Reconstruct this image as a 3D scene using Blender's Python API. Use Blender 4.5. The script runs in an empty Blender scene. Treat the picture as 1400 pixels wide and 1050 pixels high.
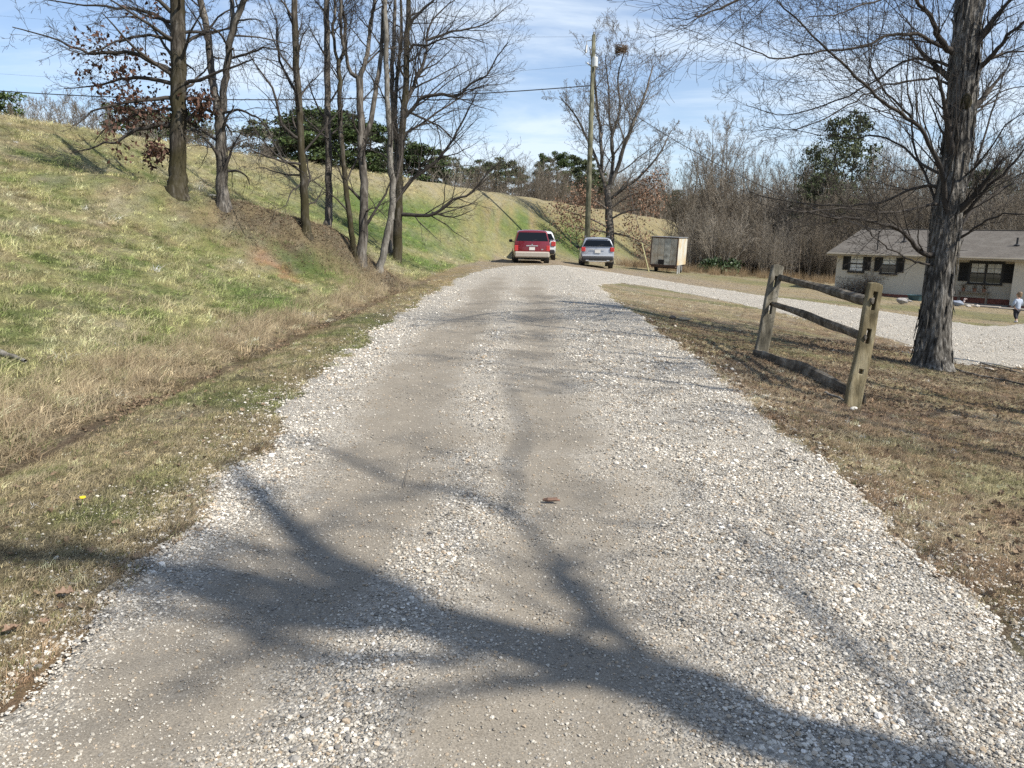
import bpy, bmesh, math, random
import numpy as np
from mathutils import Vector, Matrix, Euler
R = math.radians
random.seed(7)
SC = bpy.context.scene

# ------------------------------------------------------------------ camera
F, CX, CY = 1052.0, 700.0, 525.0            # focal length in px of a 1400x1050 frame
CAM_H, PITCH, ROLL = 1.6, R(11.17), R(1.0)
CAM = Vector((0, 0, CAM_H))
_f = Vector((0, math.cos(PITCH), -math.sin(PITCH)))
_r0, _u0 = Vector((1, 0, 0)), Vector((0, math.sin(PITCH), math.cos(PITCH)))
_r = _r0*math.cos(ROLL) + _u0*math.sin(ROLL)
_u = _u0*math.cos(ROLL) - _r0*math.sin(ROLL)
cd = bpy.data.cameras.new('camera'); cam = bpy.data.objects.new('camera', cd)
SC.collection.objects.link(cam); SC.camera = cam
cam.matrix_world = Matrix(((_r.x, _u.x, -_f.x, 0), (_r.y, _u.y, -_f.y, 0), (_r.z, _u.z, -_f.z, CAM_H), (0, 0, 0, 1)))
cd.sensor_fit = 'HORIZONTAL'; cd.sensor_width = 36; cd.lens = 36*F/1400
cd.clip_start = .05; cd.clip_end = 3000

# ------------------------------------------------------------------ world, sun, exposure
SUN_EL = R(46); SUN_H = Vector((.88, -.475)).normalized()     # horizontal direction towards the sun
SUN_DIR = Vector((SUN_H.x*math.cos(SUN_EL), SUN_H.y*math.cos(SUN_EL), math.sin(SUN_EL)))
w = bpy.data.worlds.new('World'); SC.world = w; w.use_nodes = True
nt = w.node_tree; nt.nodes.clear()
def N(nt, t, **k):
    n = nt.nodes.new(t)
    for a, b in k.items(): setattr(n, a, b)
    return n
out = N(nt, 'ShaderNodeOutputWorld'); bg = N(nt, 'ShaderNodeBackground'); sky = N(nt, 'ShaderNodeTexSky')
sky.sky_type = 'NISHITA'; sky.sun_disc = False; sky.sun_elevation = SUN_EL
sky.sun_rotation = math.atan2(SUN_H.x, SUN_H.y)
sky.altitude = 200; sky.air_density = 1.0; sky.dust_density = .4; sky.ozone_density = 1.3
tc = N(nt, 'ShaderNodeTexCoord'); sep = N(nt, 'ShaderNodeSeparateXYZ')
nt.links.new(tc.outputs['Generated'], sep.inputs[0])
# cirrus: project the view direction on a high flat layer
zc = N(nt, 'ShaderNodeMath', operation='MAXIMUM'); zc.inputs[1].default_value = .0
nt.links.new(sep.outputs['Z'], zc.inputs[0])
za = N(nt, 'ShaderNodeMath', operation='ADD'); za.inputs[1].default_value = .16
nt.links.new(zc.outputs[0], za.inputs[0])
dx = N(nt, 'ShaderNodeMath', operation='DIVIDE'); dy = N(nt, 'ShaderNodeMath', operation='DIVIDE')
nt.links.new(sep.outputs['X'], dx.inputs[0]); nt.links.new(za.outputs[0], dx.inputs[1])
nt.links.new(sep.outputs['Y'], dy.inputs[0]); nt.links.new(za.outputs[0], dy.inputs[1])
cb = N(nt, 'ShaderNodeCombineXYZ'); nt.links.new(dx.outputs[0], cb.inputs[0]); nt.links.new(dy.outputs[0], cb.inputs[1])
def cloud(scale, rot, sx, sy, lo, hi, det, dist):
    mp = N(nt, 'ShaderNodeMapping'); mp.inputs['Rotation'].default_value = (0, 0, R(rot)); mp.inputs['Scale'].default_value = (sx, sy, 1)
    mp.inputs['Location'].default_value = (3.1, 1.7, 0)
    nt.links.new(cb.outputs[0], mp.inputs[0])
    nz = N(nt, 'ShaderNodeTexNoise'); nz.inputs['Scale'].default_value = scale; nz.inputs['Detail'].default_value = det
    nz.inputs['Roughness'].default_value = .58; nz.inputs['Distortion'].default_value = dist
    nt.links.new(mp.outputs[0], nz.inputs['Vector'])
    mr = N(nt, 'ShaderNodeMapRange', interpolation_type='SMOOTHSTEP'); mr.inputs[1].default_value = lo; mr.inputs[2].default_value = hi
    nt.links.new(nz.outputs[0], mr.inputs[0]); return mr.outputs[0]
c1 = cloud(.8, 20, .6, 1.5, .42, .68, 9, .5); c2 = cloud(2.6, -12, .4, 1.3, .42, .78, 10, .8)
mx = N(nt, 'ShaderNodeMath', operation='MAXIMUM'); nt.links.new(c1, mx.inputs[0])
m2 = N(nt, 'ShaderNodeMath', operation='MULTIPLY'); m2.inputs[1].default_value = .5; nt.links.new(c2, m2.inputs[0]); nt.links.new(m2.outputs[0], mx.inputs[1])
# thin veil towards the horizon
hz = N(nt, 'ShaderNodeMapRange'); hz.inputs[1].default_value = .0; hz.inputs[2].default_value = .40; hz.inputs[3].default_value = .58; hz.inputs[4].default_value = .0
nt.links.new(sep.outputs['Z'], hz.inputs[0])
ad = N(nt, 'ShaderNodeMath', operation='ADD', use_clamp=True); nt.links.new(mx.outputs[0], ad.inputs[0]); nt.links.new(hz.outputs[0], ad.inputs[1])
m3 = N(nt, 'ShaderNodeMath', operation='MULTIPLY'); m3.inputs[1].default_value = .74; nt.links.new(ad.outputs[0], m3.inputs[0])
mixc = N(nt, 'ShaderNodeMixRGB'); nt.links.new(m3.outputs[0], mixc.inputs[0]); wb_ = N(nt, 'ShaderNodeMixRGB', blend_type='MULTIPLY'); wb_.inputs[0].default_value = 1; wb_.inputs[2].default_value = (.86, 1.02, 1.22, 1); nt.links.new(sky.outputs[0], wb_.inputs[1]); nt.links.new(wb_.outputs[0], mixc.inputs[1])
mixc.inputs[2].default_value = (7.6, 8.5, 9.4, 1)
nt.links.new(mixc.outputs[0], bg.inputs[0]); bg.inputs[1].default_value = .085
nt.links.new(bg.outputs[0], out.inputs[0])
sd = bpy.data.lights.new('sun', 'SUN'); sd.energy = 5.0; sd.angle = R(.53); sd.color = (1, .945, .85)
so = bpy.data.objects.new('sun', sd); SC.collection.objects.link(so)
so.rotation_euler = (-SUN_DIR).to_track_quat('-Z', 'Y').to_euler(); so.location = (20, -10, 30)
SC.view_settings.view_transform = 'Standard'; SC.view_settings.look = 'None'
SC.view_settings.exposure = .56; SC.view_settings.gamma = 1; SC.view_settings.use_curve_mapping = False
SC.cycles.use_denoising = False
SC.cycles.max_bounces = 6; SC.cycles.diffuse_bounces = 3; SC.cycles.transparent_max_bounces = 8

# ------------------------------------------------------------------ numeric helpers
def sm(a, b, x):
    t = np.clip((x-a)/(b-a), 0, 1); return t*t*(3-2*t)
def _h(i, j, s):
    n = (i.astype(np.int64)*374761393 + j.astype(np.int64)*668265263 + s*1442695041) & 0x7fffffff
    n = ((n ^ (n >> 13))*1274126177) & 0x7fffffff
    return ((n ^ (n >> 16)) & 0xffff)/65535.0
def vn(x, y, size, seed=0):
    x = np.asarray(x, float)/size; y = np.asarray(y, float)/size
    i = np.floor(x); j = np.floor(y); u = x-i; v = y-j; u = u*u*(3-2*u); v = v*v*(3-2*v)
    i = i.astype(int); j = j.astype(int)
    a = _h(i, j, seed); b = _h(i+1, j, seed); c = _h(i, j+1, seed); d = _h(i+1, j+1, seed)
    return (a*(1-u)+b*u)*(1-v) + (c*(1-u)+d*u)*v
def fbm(x, y, size, seed=0, o=3):
    s = 0; a = 1; t = 0
    for k in range(o):
        s = s + a*vn(x, y, size/2**k, seed+k*17); t += a; a *= .55
    return s/t

# ------------------------------------------------------------------ terrain
TOE_Y = [-30, 0, 10, 20, 25, 30, 38, 44, 50, 60, 80, 120, 200, 400]
TOE_X = [-4.2, -3.7, -3.5, -3.25, -3.0, -2.8, -2.5, -1.9, -.3, 5.8, 15.5, 31, 60, 132]
def toe(y): return np.interp(y, TOE_Y, TOE_X)
def crest(y): return -15.8 + .359*(y-23.8)
BERM = np.array([[-11., 18.8], [-8.5, 19.9], [-6.9, 20.9], [-5.5, 22.2], [-4.4, 22.7], [-3.6, 22.6]])
def dist_poly(x, y, P):
    best = np.full(np.shape(x), 1e9)
    for (ax, ay), (bx, by) in zip(P[:-1], P[1:]):
        dx_, dy_ = bx-ax, by-ay
        t = np.clip(((x-ax)*dx_+(y-ay)*dy_)/(dx_*dx_+dy_*dy_), 0, 1)
        best = np.minimum(best, np.hypot(x-ax-t*dx_, y-ay-t*dy_))
    return best
def H(x, y, micro=True):
    x = np.asarray(x, float); y = np.asarray(y, float)
    xr = np.maximum(0, x-2.4); xr = 34*(1-np.exp(-xr/34))
    z = -.098*xr - .13*(1-np.exp(-xr/2)) - .0035*np.maximum(0, np.minimum(y, 120)-22)
    xt, xc = toe(y), crest(y)
    t = (xt-x)/(xt-xc)
    p = np.where(t < 0, 0, np.where(t < .12, t*t/.24, t-.06))                       # eased foot
    p = p/.94
    p = np.where(p > .9, .9+.1*(1-np.exp(-(p-.9)/.1)), p)                              # rounded crest
    over = np.maximum(0, xc-4.5-x)
    z0 = z
    z = z + (4.9-z0*.9)*p*np.where(t > 0, 1, 0)
    z = z - np.minimum(over*.28, 5.2)
    bd = dist_poly(x, y, BERM)
    z = z + .95*np.exp(-(bd/1.25)**2)*sm(-3.0, -5.3, x)*sm(-12.5, -8.5, x)
    z = z - .42*np.exp(-(dist_poly(x, y, BERM+np.array([-.9, 1.5]))/1.15)**2)*sm(-10.5, -8, x)
    z = z + .22*np.exp(-(dist_poly(x, y, BERM[2:]+np.array([.1, -.2]))/.9)**2)
    dd = np.abs(x-xt)                                                                   # the ditch
    z = z - .12*np.exp(-(dd/.38)**2)*sm(30, 22, y)
    if micro:
        off = np.maximum(sm(-2.0, -2.7, x), sm(2.6, 3.6, x))*sm(160, 30, np.abs(y))
        z = z + (fbm(x, y, 1.1, 3)-.5)*.10*off*np.where(x < 0, 1, .55) + (fbm(x, y, 6, 9)-.5)*.3*off*sm(-4, -9, x)
    return z
def ray(px, py): return (_f + _r*((px-CX)/F) - _u*((py-CY)/F))
def P(px, py, d): return CAM + ray(px, py)*d                     # point at camera depth d
def G(px, py, lift=0):                                           # where that line of sight meets the ground
    d = ray(px, py); ts = np.concatenate([np.linspace(1, 30, 1500), np.linspace(30, 300, 4000)])
    X = CAM.x+d.x*ts; Y = CAM.y+d.y*ts; Z = CAM.z+d.z*ts
    g = Z-H(X, Y)
    k = np.argmax(g < 0)
    if k == 0: k = len(ts)-1
    a = g[k-1]/(g[k-1]-g[k]+1e-9); t = ts[k-1]+a*(ts[k]-ts[k-1])
    p = CAM+d*float(t); p.z = float(H(p.x, p.y))+lift; return p
def Gd(px, py):
    p = G(px, py); return p, (p-CAM).dot(_f)

# ------------------------------------------------------------------ object helpers
def tag(o, label=None, cat=None, group=None, kind=None):
    if label: o['label'] = label
    if cat: o['category'] = cat
    if group: o['group'] = group
    if kind: o['kind'] = kind
    return o
def link(o, parent=None):
    SC.collection.objects.link(o)
    if parent: o.parent = parent
    return o
def empty(name, loc, rz=0, **k):
    o = bpy.data.objects.new(name, None); o.location = loc; o.rotation_euler = (0, 0, rz); o.empty_display_size = .2
    link(o); tag(o, **k); return o
def mesh_np(name, V, Fq, mat=None, smooth=False, parent=None, attrs=None):
    """V (n,3); Fq (m,k) array or list of arrays with different k"""
    V = np.asarray(V, np.float32)
    if isinstance(Fq, np.ndarray): Fq = [Fq]
    Fq = [np.asarray(f, np.int32) for f in Fq if len(f)]
    me = bpy.data.meshes.new(name)
    me.vertices.add(len(V)); me.vertices.foreach_set('co', V.ravel())
    li = np.concatenate([f.ravel() for f in Fq]); cnt = np.concatenate([np.full(len(f), f.shape[1]) for f in Fq])
    me.loops.add(len(li)); me.loops.foreach_set('vertex_index', li)
    me.polygons.add(len(cnt)); st = np.concatenate([[0], np.cumsum(cnt)[:-1]]).astype(np.int32)
    me.polygons.foreach_set('loop_start', st)
    if smooth: me.polygons.foreach_set('use_smooth', np.ones(len(cnt), bool))
    if attrs:
        for k, a in attrs.items():
            a = np.asarray(a, np.float32)
            if a.ndim == 2:
                at = me.attributes.new(k, 'FLOAT_COLOR', 'POINT'); at.data.foreach_set('color', np.c_[a, np.ones(len(a))].astype(np.float32).ravel())
            else:
                at = me.attributes.new(k, 'FLOAT', 'POINT'); at.data.foreach_set('value', a)
    me.update(calc_edges=True)
    if mat: me.materials.append(mat)
    o = bpy.data.objects.new(name, me)
    return o if parent == 'free' else link(o, parent)
class MB:
    """collects shapes for ONE mesh object"""
    def __init__(s): s.v = []; s.f = []
    def add(s, V, Fc):
        b = len(s.v); s.v += [tuple(v) for v in V]; s.f += [tuple(i+b for i in f) for f in Fc]; return s
    def box(s, c, size, bevel=0, rot=None, taper=1):
        bm = bmesh.new(); bmesh.ops.create_cube(bm, size=1)
        for v in bm.verts:
            k = taper if v.co.z > 0 else 1
            v.co = Vector((v.co.x*size[0]*k, v.co.y*size[1]*k, v.co.z*size[2]))
        if bevel: bmesh.ops.bevel(bm, geom=bm.edges[:], offset=bevel, segments=1, affect='EDGES')
        M = (Euler(rot).to_matrix() if rot else Matrix.Identity(3)); c = Vector(c)
        bm.verts.index_update(); s.add([M @ v.co + c for v in bm.verts], [[v.index for v in f.verts] for f in bm.faces]); bm.free(); return s
    def lathe(s, prof, c, axis='z', n=16):
        c = Vector(c); V = []; Fc = []
        for (r, h) in prof:
            for k in range(n):
                a = 2*math.pi*k/n; q = (r*math.cos(a), r*math.sin(a), h)
                if axis == 'x': q = (h, q[0], q[1])
                elif axis == 'y': q = (q[0], h, q[1])
                V.append(c+Vector(q))
        m = len(prof)
        for i in range(m-1):
            for k in range(n): Fc.append((i*n+k, i*n+(k+1) % n, (i+1)*n+(k+1) % n, (i+1)*n+k))
        Fc.append(tuple(range(n))[::-1]); Fc.append(tuple((m-1)*n+k for k in range(n)))
        return s.add(V, Fc)
    def tube(s, pts, rs, n=8, cap=True):
        pts = [Vector(p) for p in pts]
        if not hasattr(rs, '__len__'): rs = [rs]*len(pts)
        V = []; Fc = []; ref = Vector((0, 0, 1)) if abs((pts[-1]-pts[0]).normalized().z) < .8 else Vector((1, 0, 0))
        for i, p in enumerate(pts):
            t = (pts[min(i+1, len(pts)-1)]-pts[max(i-1, 0)]).normalized()
            a = t.cross(ref).normalized(); b = t.cross(a)
            for k in range(n):
                an = 2*math.pi*k/n; V.append(p+(a*math.cos(an)+b*math.sin(an))*rs[i])
        for i in range(len(pts)-1):
            for k in range(n): Fc.append((i*n+k, i*n+(k+1) % n, (i+1)*n+(k+1) % n, (i+1)*n+k))
        if cap: Fc.append(tuple(range(n))[::-1]); Fc.append(tuple((len(pts)-1)*n+k for k in range(n)))
        return s.add(V, Fc)
    def build(s, name, mat, parent=None, smooth=False, free=False):
        me = bpy.data.meshes.new(name); me.from_pydata(s.v, [], s.f)
        if smooth: me.polygons.foreach_set('use_smooth', np.ones(len(me.polygons), bool))
        if mat: me.materials.append(mat)
        me.update(); o = bpy.data.objects.new(name, me)
        return o if free else link(o, parent)

# ------------------------------------------------------------------ materials
def newmat(name):
    m = bpy.data.materials.new(name); m.use_nodes = True; t = m.node_tree; b = t.nodes['Principled BSDF']; return m, t, b
def plain(name, col, rough=.6, metal=0, spec=.5, var=.0, vs=8, coat=0, bump=0, bs=40, dirt=None, dirts=2.5):
    m, t, b = newmat(name); b.inputs['Roughness'].default_value = rough; b.inputs['Metallic'].default_value = metal
    b.inputs['Specular IOR Level'].default_value = spec
    if coat: b.inputs['Coat Weight'].default_value = coat
    tcn = N(t, 'ShaderNodeTexCoord')
    if var or dirt:
        nz = N(t, 'ShaderNodeTexNoise'); nz.inputs['Scale'].default_value = vs; nz.inputs['Detail'].default_value = 5
        t.links.new(tcn.outputs['Object'], nz.inputs['Vector'])
        mr = N(t, 'ShaderNodeMapRange'); mr.inputs[1].default_value = .3; mr.inputs[2].default_value = .7; mr.inputs[3].default_value = 1-var; mr.inputs[4].default_value = 1+var
        t.links.new(nz.outputs[0], mr.inputs[0])
        hs = N(t, 'ShaderNodeHueSaturation'); hs.inputs['Color'].default_value = (*col, 1); t.links.new(mr.outputs[0], hs.inputs['Value'])
        last = hs.outputs[0]
        if dirt:
            n2 = N(t, 'ShaderNodeTexNoise'); n2.inputs['Scale'].default_value = dirts; n2.inputs['Detail'].default_value = 8
            t.links.new(tcn.outputs['Object'], n2.inputs['Vector'])
            m2_ = N(t, 'ShaderNodeMapRange'); m2_.inputs[1].default_value = .45; m2_.inputs[2].default_value = .7; t.links.new(n2.outputs[0], m2_.inputs[0])
            mm = N(t, 'ShaderNodeMixRGB'); t.links.new(m2_.outputs[0], mm.inputs[0]); t.links.new(last, mm.inputs[1]); mm.inputs[2].default_value = (*dirt, 1); last = mm.outputs[0]
        t.links.new(last, b.inputs['Base Color'])
    else: b.inputs['Base Color'].default_value = (*col, 1)
    if bump:
        nz = N(t, 'ShaderNodeTexNoise'); nz.inputs['Scale'].default_value = bs; nz.inputs['Detail'].default_value = 6
        t.links.new(tcn.outputs['Object'], nz.inputs['Vector'])
        bp = N(t, 'ShaderNodeBump'); bp.inputs['Strength'].default_value = bump; bp.inputs['Distance'].default_value = .02
        t.links.new(nz.outputs[0], bp.inputs['Height']); t.links.new(bp.outputs[0], b.inputs['Normal'])
    return m
def bark(name, c1, c2, c3, zs=.12, sc=14, bump=.8, dist=.03, moss=None):
    m, t, b = newmat(name); b.inputs['Roughness'].default_value = .9; b.inputs['Specular IOR Level'].default_value = .15
    tcn = N(t, 'ShaderNodeTexCoord'); mp = N(t, 'ShaderNodeMapping'); mp.inputs['Scale'].default_value = (1, 1, zs)
    t.links.new(tcn.outputs['Object'], mp.inputs[0])
    nz = N(t, 'ShaderNodeTexNoise'); nz.inputs['Scale'].default_value = sc; nz.inputs['Detail'].default_value = 7; nz.inputs['Roughness'].default_value = .6
    t.links.new(mp.outputs[0], nz.inputs['Vector'])
    cr = N(t, 'ShaderNodeValToRGB'); e = cr.color_ramp.elements
    e[0].position = .32; e[0].color = (*c1, 1); e[1].position = .68; e[1].color = (*c3, 1); k = e.new(.5); k.color = (*c2, 1)
    t.links.new(nz.outputs[0], cr.inputs[0]); last = cr.outputs[0]
    n2 = N(t, 'ShaderNodeTexNoise'); n2.inputs['Scale'].default_value = 1.7; n2.inputs['Detail'].default_value = 6
    t.links.new(tcn.outputs['Object'], n2.inputs['Vector'])
    mr = N(t, 'ShaderNodeMapRange'); mr.inputs[1].default_value = .35; mr.inputs[2].default_value = .65; mr.inputs[3].default_value = .65; mr.inputs[4].default_value = 1.3
    t.links.new(n2.outputs[0], mr.inputs[0]); hs = N(t, 'ShaderNodeHueSaturation'); t.links.new(last, hs.inputs['Color']); t.links.new(mr.outputs[0], hs.inputs['Value']); last = hs.outputs[0]
    if moss:
        n3 = N(t, 'ShaderNodeTexNoise'); n3.inputs['Scale'].default_value = 1.1; n3.inputs['Detail'].default_value = 8
        mp3 = N(t, 'ShaderNodeMapping'); mp3.inputs['Location'].default_value = (7, 3, 1); t.links.new(tcn.outputs['Object'], mp3.inputs[0]); t.links.new(mp3.outputs[0], n3.inputs['Vector'])
        m3_ = N(t, 'ShaderNodeMapRange'); m3_.inputs[1].default_value = .42; m3_.inputs[2].default_value = .6; m3_.inputs[4].default_value = .75
        t.links.new(n3.outputs[0], m3_.inputs[0]); mm = N(t, 'ShaderNodeMixRGB'); t.links.new(m3_.outputs[0], mm.inputs[0]); t.links.new(last, mm.inputs[1]); mm.inputs[2].default_value = (*moss, 1); last = mm.outputs[0]
    t.links.new(last, b.inputs['Base Color'])
    bp = N(t, 'ShaderNodeBump'); bp.inputs['Strength'].default_value = bump; bp.inputs['Distance'].default_value = dist
    t.links.new(nz.outputs[0], bp.inputs['Height']); t.links.new(bp.outputs[0], b.inputs['Normal'])
    return m
def tinted(name, rough=.85, transl=0, noise=.0, ns=60, bump=0, spec=.2):
    """colour comes from the scatter point that carries the piece"""
    m, t, b = newmat(name); b.inputs['Roughness'].default_value = rough; b.inputs['Specular IOR Level'].default_value = spec
    at = N(t, 'ShaderNodeAttribute', attribute_type='INSTANCER', attribute_name='tint'); last = at.outputs['Color']
    tcn = N(t, 'ShaderNodeTexCoord')
    if noise:
        nz = N(t, 'ShaderNodeTexNoise'); nz.inputs['Scale'].default_value = ns; nz.inputs['Detail'].default_value = 4; t.links.new(tcn.outputs['Object'], nz.inputs['Vector'])
        mr = N(t, 'ShaderNodeMapRange'); mr.inputs[1].default_value = .3; mr.inputs[2].default_value = .7; mr.inputs[3].default_value = 1-noise; mr.inputs[4].default_value = 1+noise
        t.links.new(nz.outputs[0], mr.inputs[0]); hs = N(t, 'ShaderNodeHueSaturation'); t.links.new(last, hs.inputs['Color']); t.links.new(mr.outputs[0], hs.inputs['Value']); last = hs.outputs[0]
        if bump:
            bp = N(t, 'ShaderNodeBump'); bp.inputs['Strength'].default_value = bump; bp.inputs['Distance'].default_value = .05
            t.links.new(nz.outputs[0], bp.inputs['Height']); t.links.new(bp.outputs[0], b.inputs['Normal'])
    t.links.new(last, b.inputs['Base Color'])
    if transl:
        tr = N(t, 'ShaderNodeBsdfTranslucent'); t.links.new(last, tr.inputs[0]); mx_ = N(t, 'ShaderNodeMixShader'); mx_.inputs[0].default_value = transl
        o = t.nodes['Material Output']; t.links.new(b.outputs[0], mx_.inputs[1]); t.links.new(tr.outputs[0], mx_.inputs[2]); t.links.new(mx_.outputs[0], o.inputs[0])
    return m

# ------------------------------------------------------------------ road outline (world coordinates found by sighting)
def lerp3(a, b, t): return a*(1-t[..., None]) + np.asarray(b, float)*t[..., None]
_edge = ([(-60, 1010), (0, 955), (70, 885), (150, 810), (225, 735), (275, 678), (330, 618), (385, 565), (440, 510), (500, 458), (560, 417), (600, 394), (640, 376), (668, 367),
          (700, 363.5), (745, 363), (800, 367), (860, 376), (940, 389), (1040, 404), (1140, 417), (1220, 428), (1300, 440), (1350, 446), (1400, 442), (1480, 440), (1600, 452)],
         [(1700, 540), (1500, 505), (1400, 503), (1320, 499), (1262, 487), (1225, 466), (1180, 455), (1110, 438), (1040, 423), (960, 405), (890, 392), (845, 386), (818, 391),
          (838, 408), (880, 436), (935, 475), (1000, 527), (1075, 590), (1150, 652), (1225, 715), (1310, 790), (1400, 872), (1500, 960)])
ROAD = [tuple(G(*p)[:2]) for p in _edge[0]] + [tuple(G(*p)[:2]) for p in _edge[1]] + [(3.4, 1.2), (3.6, -3), (-2.6, -3), (-2.4, 1.2)]
ROAD = np.array(ROAD)
def inside(x, y, poly):
    c = np.zeros(np.shape(x), bool); n = len(poly); j = n-1
    for i in range(n):
        xi, yi = poly[i]; xj, yj = poly[j]
        with np.errstate(divide='ignore', invalid='ignore'):
            k = ((yi > y) != (yj > y)) & (x < (xj-xi)*(y-yi)/(yj-yi+1e-12)+xi)
        c ^= k; j = i
    return c
def road_sd(x, y):
    """metres inside the road (+) or outside (-), with a ragged edge"""
    s = np.where(inside(x, y, ROAD), 1, -1)*dist_poly(x, y, np.vstack([ROAD, ROAD[:1]]))
    return s + (fbm(x, y, .35, 41)-.5)*.34 + (fbm(x, y, 1.8, 43)-.5)*.42
def tracks(x, y):
    """0 = loose white stone, 1 = packed tan fines, on the main drive"""
    c = -.30 - .22*sm(4.5, 2.0, y) + .35*sm(8, 25, y)                                      # centre windrow
    wob = (fbm(x*0, y, 3, 5)-.5)*.3
    d = x-c-wob
    left = np.exp(-(np.abs(d+.66)/.50)**2.6); right = np.exp(-(np.abs(d-.60)/.44)**2.6)
    v = np.maximum(left, right*.85)*sm(36, 20, y)
    v = v*(.45+1.05*fbm(x, y, .6, 77)) + .45*sm(.48, .72, fbm(x, y*.6, .7, 12))*sm(1.8, .9, np.abs(x))
    v = np.where(y > 30, v*.3, v)
    return np.clip(v, 0, 1)

# patches found by sighting
def at(px, py): p = G(px, py); return p.x, p.y
def blob(x, y, c, rx, ry): return np.exp(-(((x-c[0])/rx)**2+((y-c[1])/ry)**2))
DIRT = [(at(356, 350), .22, .3), (at(372, 365), .42, .42), (at(392, 380), .35, .3)]
GREEN = [(at(432, 362), .5, .8), (at(350, 405), .8, 1.0), (at(400, 350), .6, .8)]
RUST = [(at(700, 292), 2.2, 7), (at(740, 300), 2.5, 8)]
def region(x, y):
    x = np.asarray(x, float); y = np.asarray(y, float)
    n1 = fbm(x, y, 1.4, 21); n2 = fbm(x, y, .45, 22); n3 = fbm(x, y, 5, 23)
    n4 = fbm(x, y*.45, .9, 24)
    xt = toe(y); t = (xt-x)/(xt-crest(y))
    z = np.zeros(x.shape+(3,))
    # right hand ground: brown thatch and leaf litter, olive patches
    c = lerp3(z+(.47, .375, .25), (.33, .30, .16), sm(.45, .68, n1*.6+n3*.4))
    c = lerp3(c, (.27, .175, .11), sm(.42, .64, n2)*.7)
    c = lerp3(c, (.31, .18, .115), sm(.52, .7, fbm(x, y, 2.4, 31))*.55*sm(13, 5, y))
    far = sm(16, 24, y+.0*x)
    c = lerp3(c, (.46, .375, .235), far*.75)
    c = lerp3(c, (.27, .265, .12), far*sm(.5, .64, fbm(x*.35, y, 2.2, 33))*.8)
    # parking dirt in front of the slope
    c = lerp3(c, (.43, .345, .24), sm(34, 37, y)*sm(56, 48, y)*sm(14, 9, x)*sm(-4, -2, x)*.9)
    # left verge
    L = sm(-1.6, -2.1, x)*sm(40, 34, y)
    v = lerp3(z+(.34, .28, .165), (.20, .21, .085), sm(.42, .66, n1*.55+n2*.45))
    v = lerp3(v, (.44, .33, .19), sm(14, 24, y)*.65)
    c = lerp3(c, v, L)
    # ditch litter
    # hillside
    hill = lerp3(z+(.41, .385, .19), (.205, .245, .085), sm(.38, .66, n1*.35+n2*.65))
    hill = lerp3(hill, (.54, .455, .31), sm(.54, .70, n4)*.55)
    hill = lerp3(hill, (.31, .235, .15), sm(.56, .72, fbm(x, y, .8, 61))*.5)
    hill = lerp3(hill, (.46, .39, .23), sm(.75, .98, t)*.6)
    fh = sm(26, 34, y)
    hill2 = lerp3(z+(.38, .365, .17), (.175, .245, .068), sm(.40, .62, fbm(x-.359*y, y*.16, 1.3, 63)*.7+.3*(1-np.abs(t-.35)*1.6)))
    hill2 = lerp3(hill2, (.48, .40, .24), sm(.62, .85, t)*.75)
    hill2 = lerp3(hill2, (.48, .41, .26), sm(.3, .05, t)*.7*sm(.4, .6, n3))
    for cc, rx, ry in RUST: hill2 = lerp3(hill2, (.46, .29, .17), np.exp(-(((x-cc[0])-.359*(y-cc[1]))/.9)**2-((y-cc[1])/7)**2)*.75*sm(.3, .6, fbm(x-.359*y, y*.3, .8, 65)))
    hill = lerp3(hill, hill2, fh)
    hill = lerp3(hill, (.42, .345, .19), sm(62, 85, y)*.85)
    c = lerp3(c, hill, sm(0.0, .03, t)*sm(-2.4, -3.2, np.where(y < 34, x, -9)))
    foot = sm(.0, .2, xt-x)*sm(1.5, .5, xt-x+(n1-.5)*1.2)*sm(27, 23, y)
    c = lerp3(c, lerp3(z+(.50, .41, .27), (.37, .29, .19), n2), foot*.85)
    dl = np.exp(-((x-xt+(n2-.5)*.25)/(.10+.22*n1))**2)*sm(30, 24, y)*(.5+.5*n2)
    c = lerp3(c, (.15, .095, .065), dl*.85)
    for cc, rx, ry in GREEN: c = lerp3(c, (.125, .19, .05), np.clip(blob(x, y, cc, rx, ry)*1.2, 0, .8))
    bd = dist_poly(x, y, BERM+np.array([0.15, -.2]))
    bm_ = np.exp(-((bd+(n2-.5)*.7)/.85)**2)*sm(-11, -8, x)
    bm2 = bm_*sm(-8.2, -5.9, x)
    c = lerp3(c, lerp3(z+(.14, .108, .07), (.27, .22, .14), n2), np.clip(bm2*1.9+bm_*.25, 0, .95))
    for cc, rx, ry in DIRT: c = lerp3(c, (.47, .285, .15), np.clip(blob(x, y, cc, rx, ry)*1.3, 0, 1)*sm(.25, .5, n2))
    return c*.70

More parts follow.
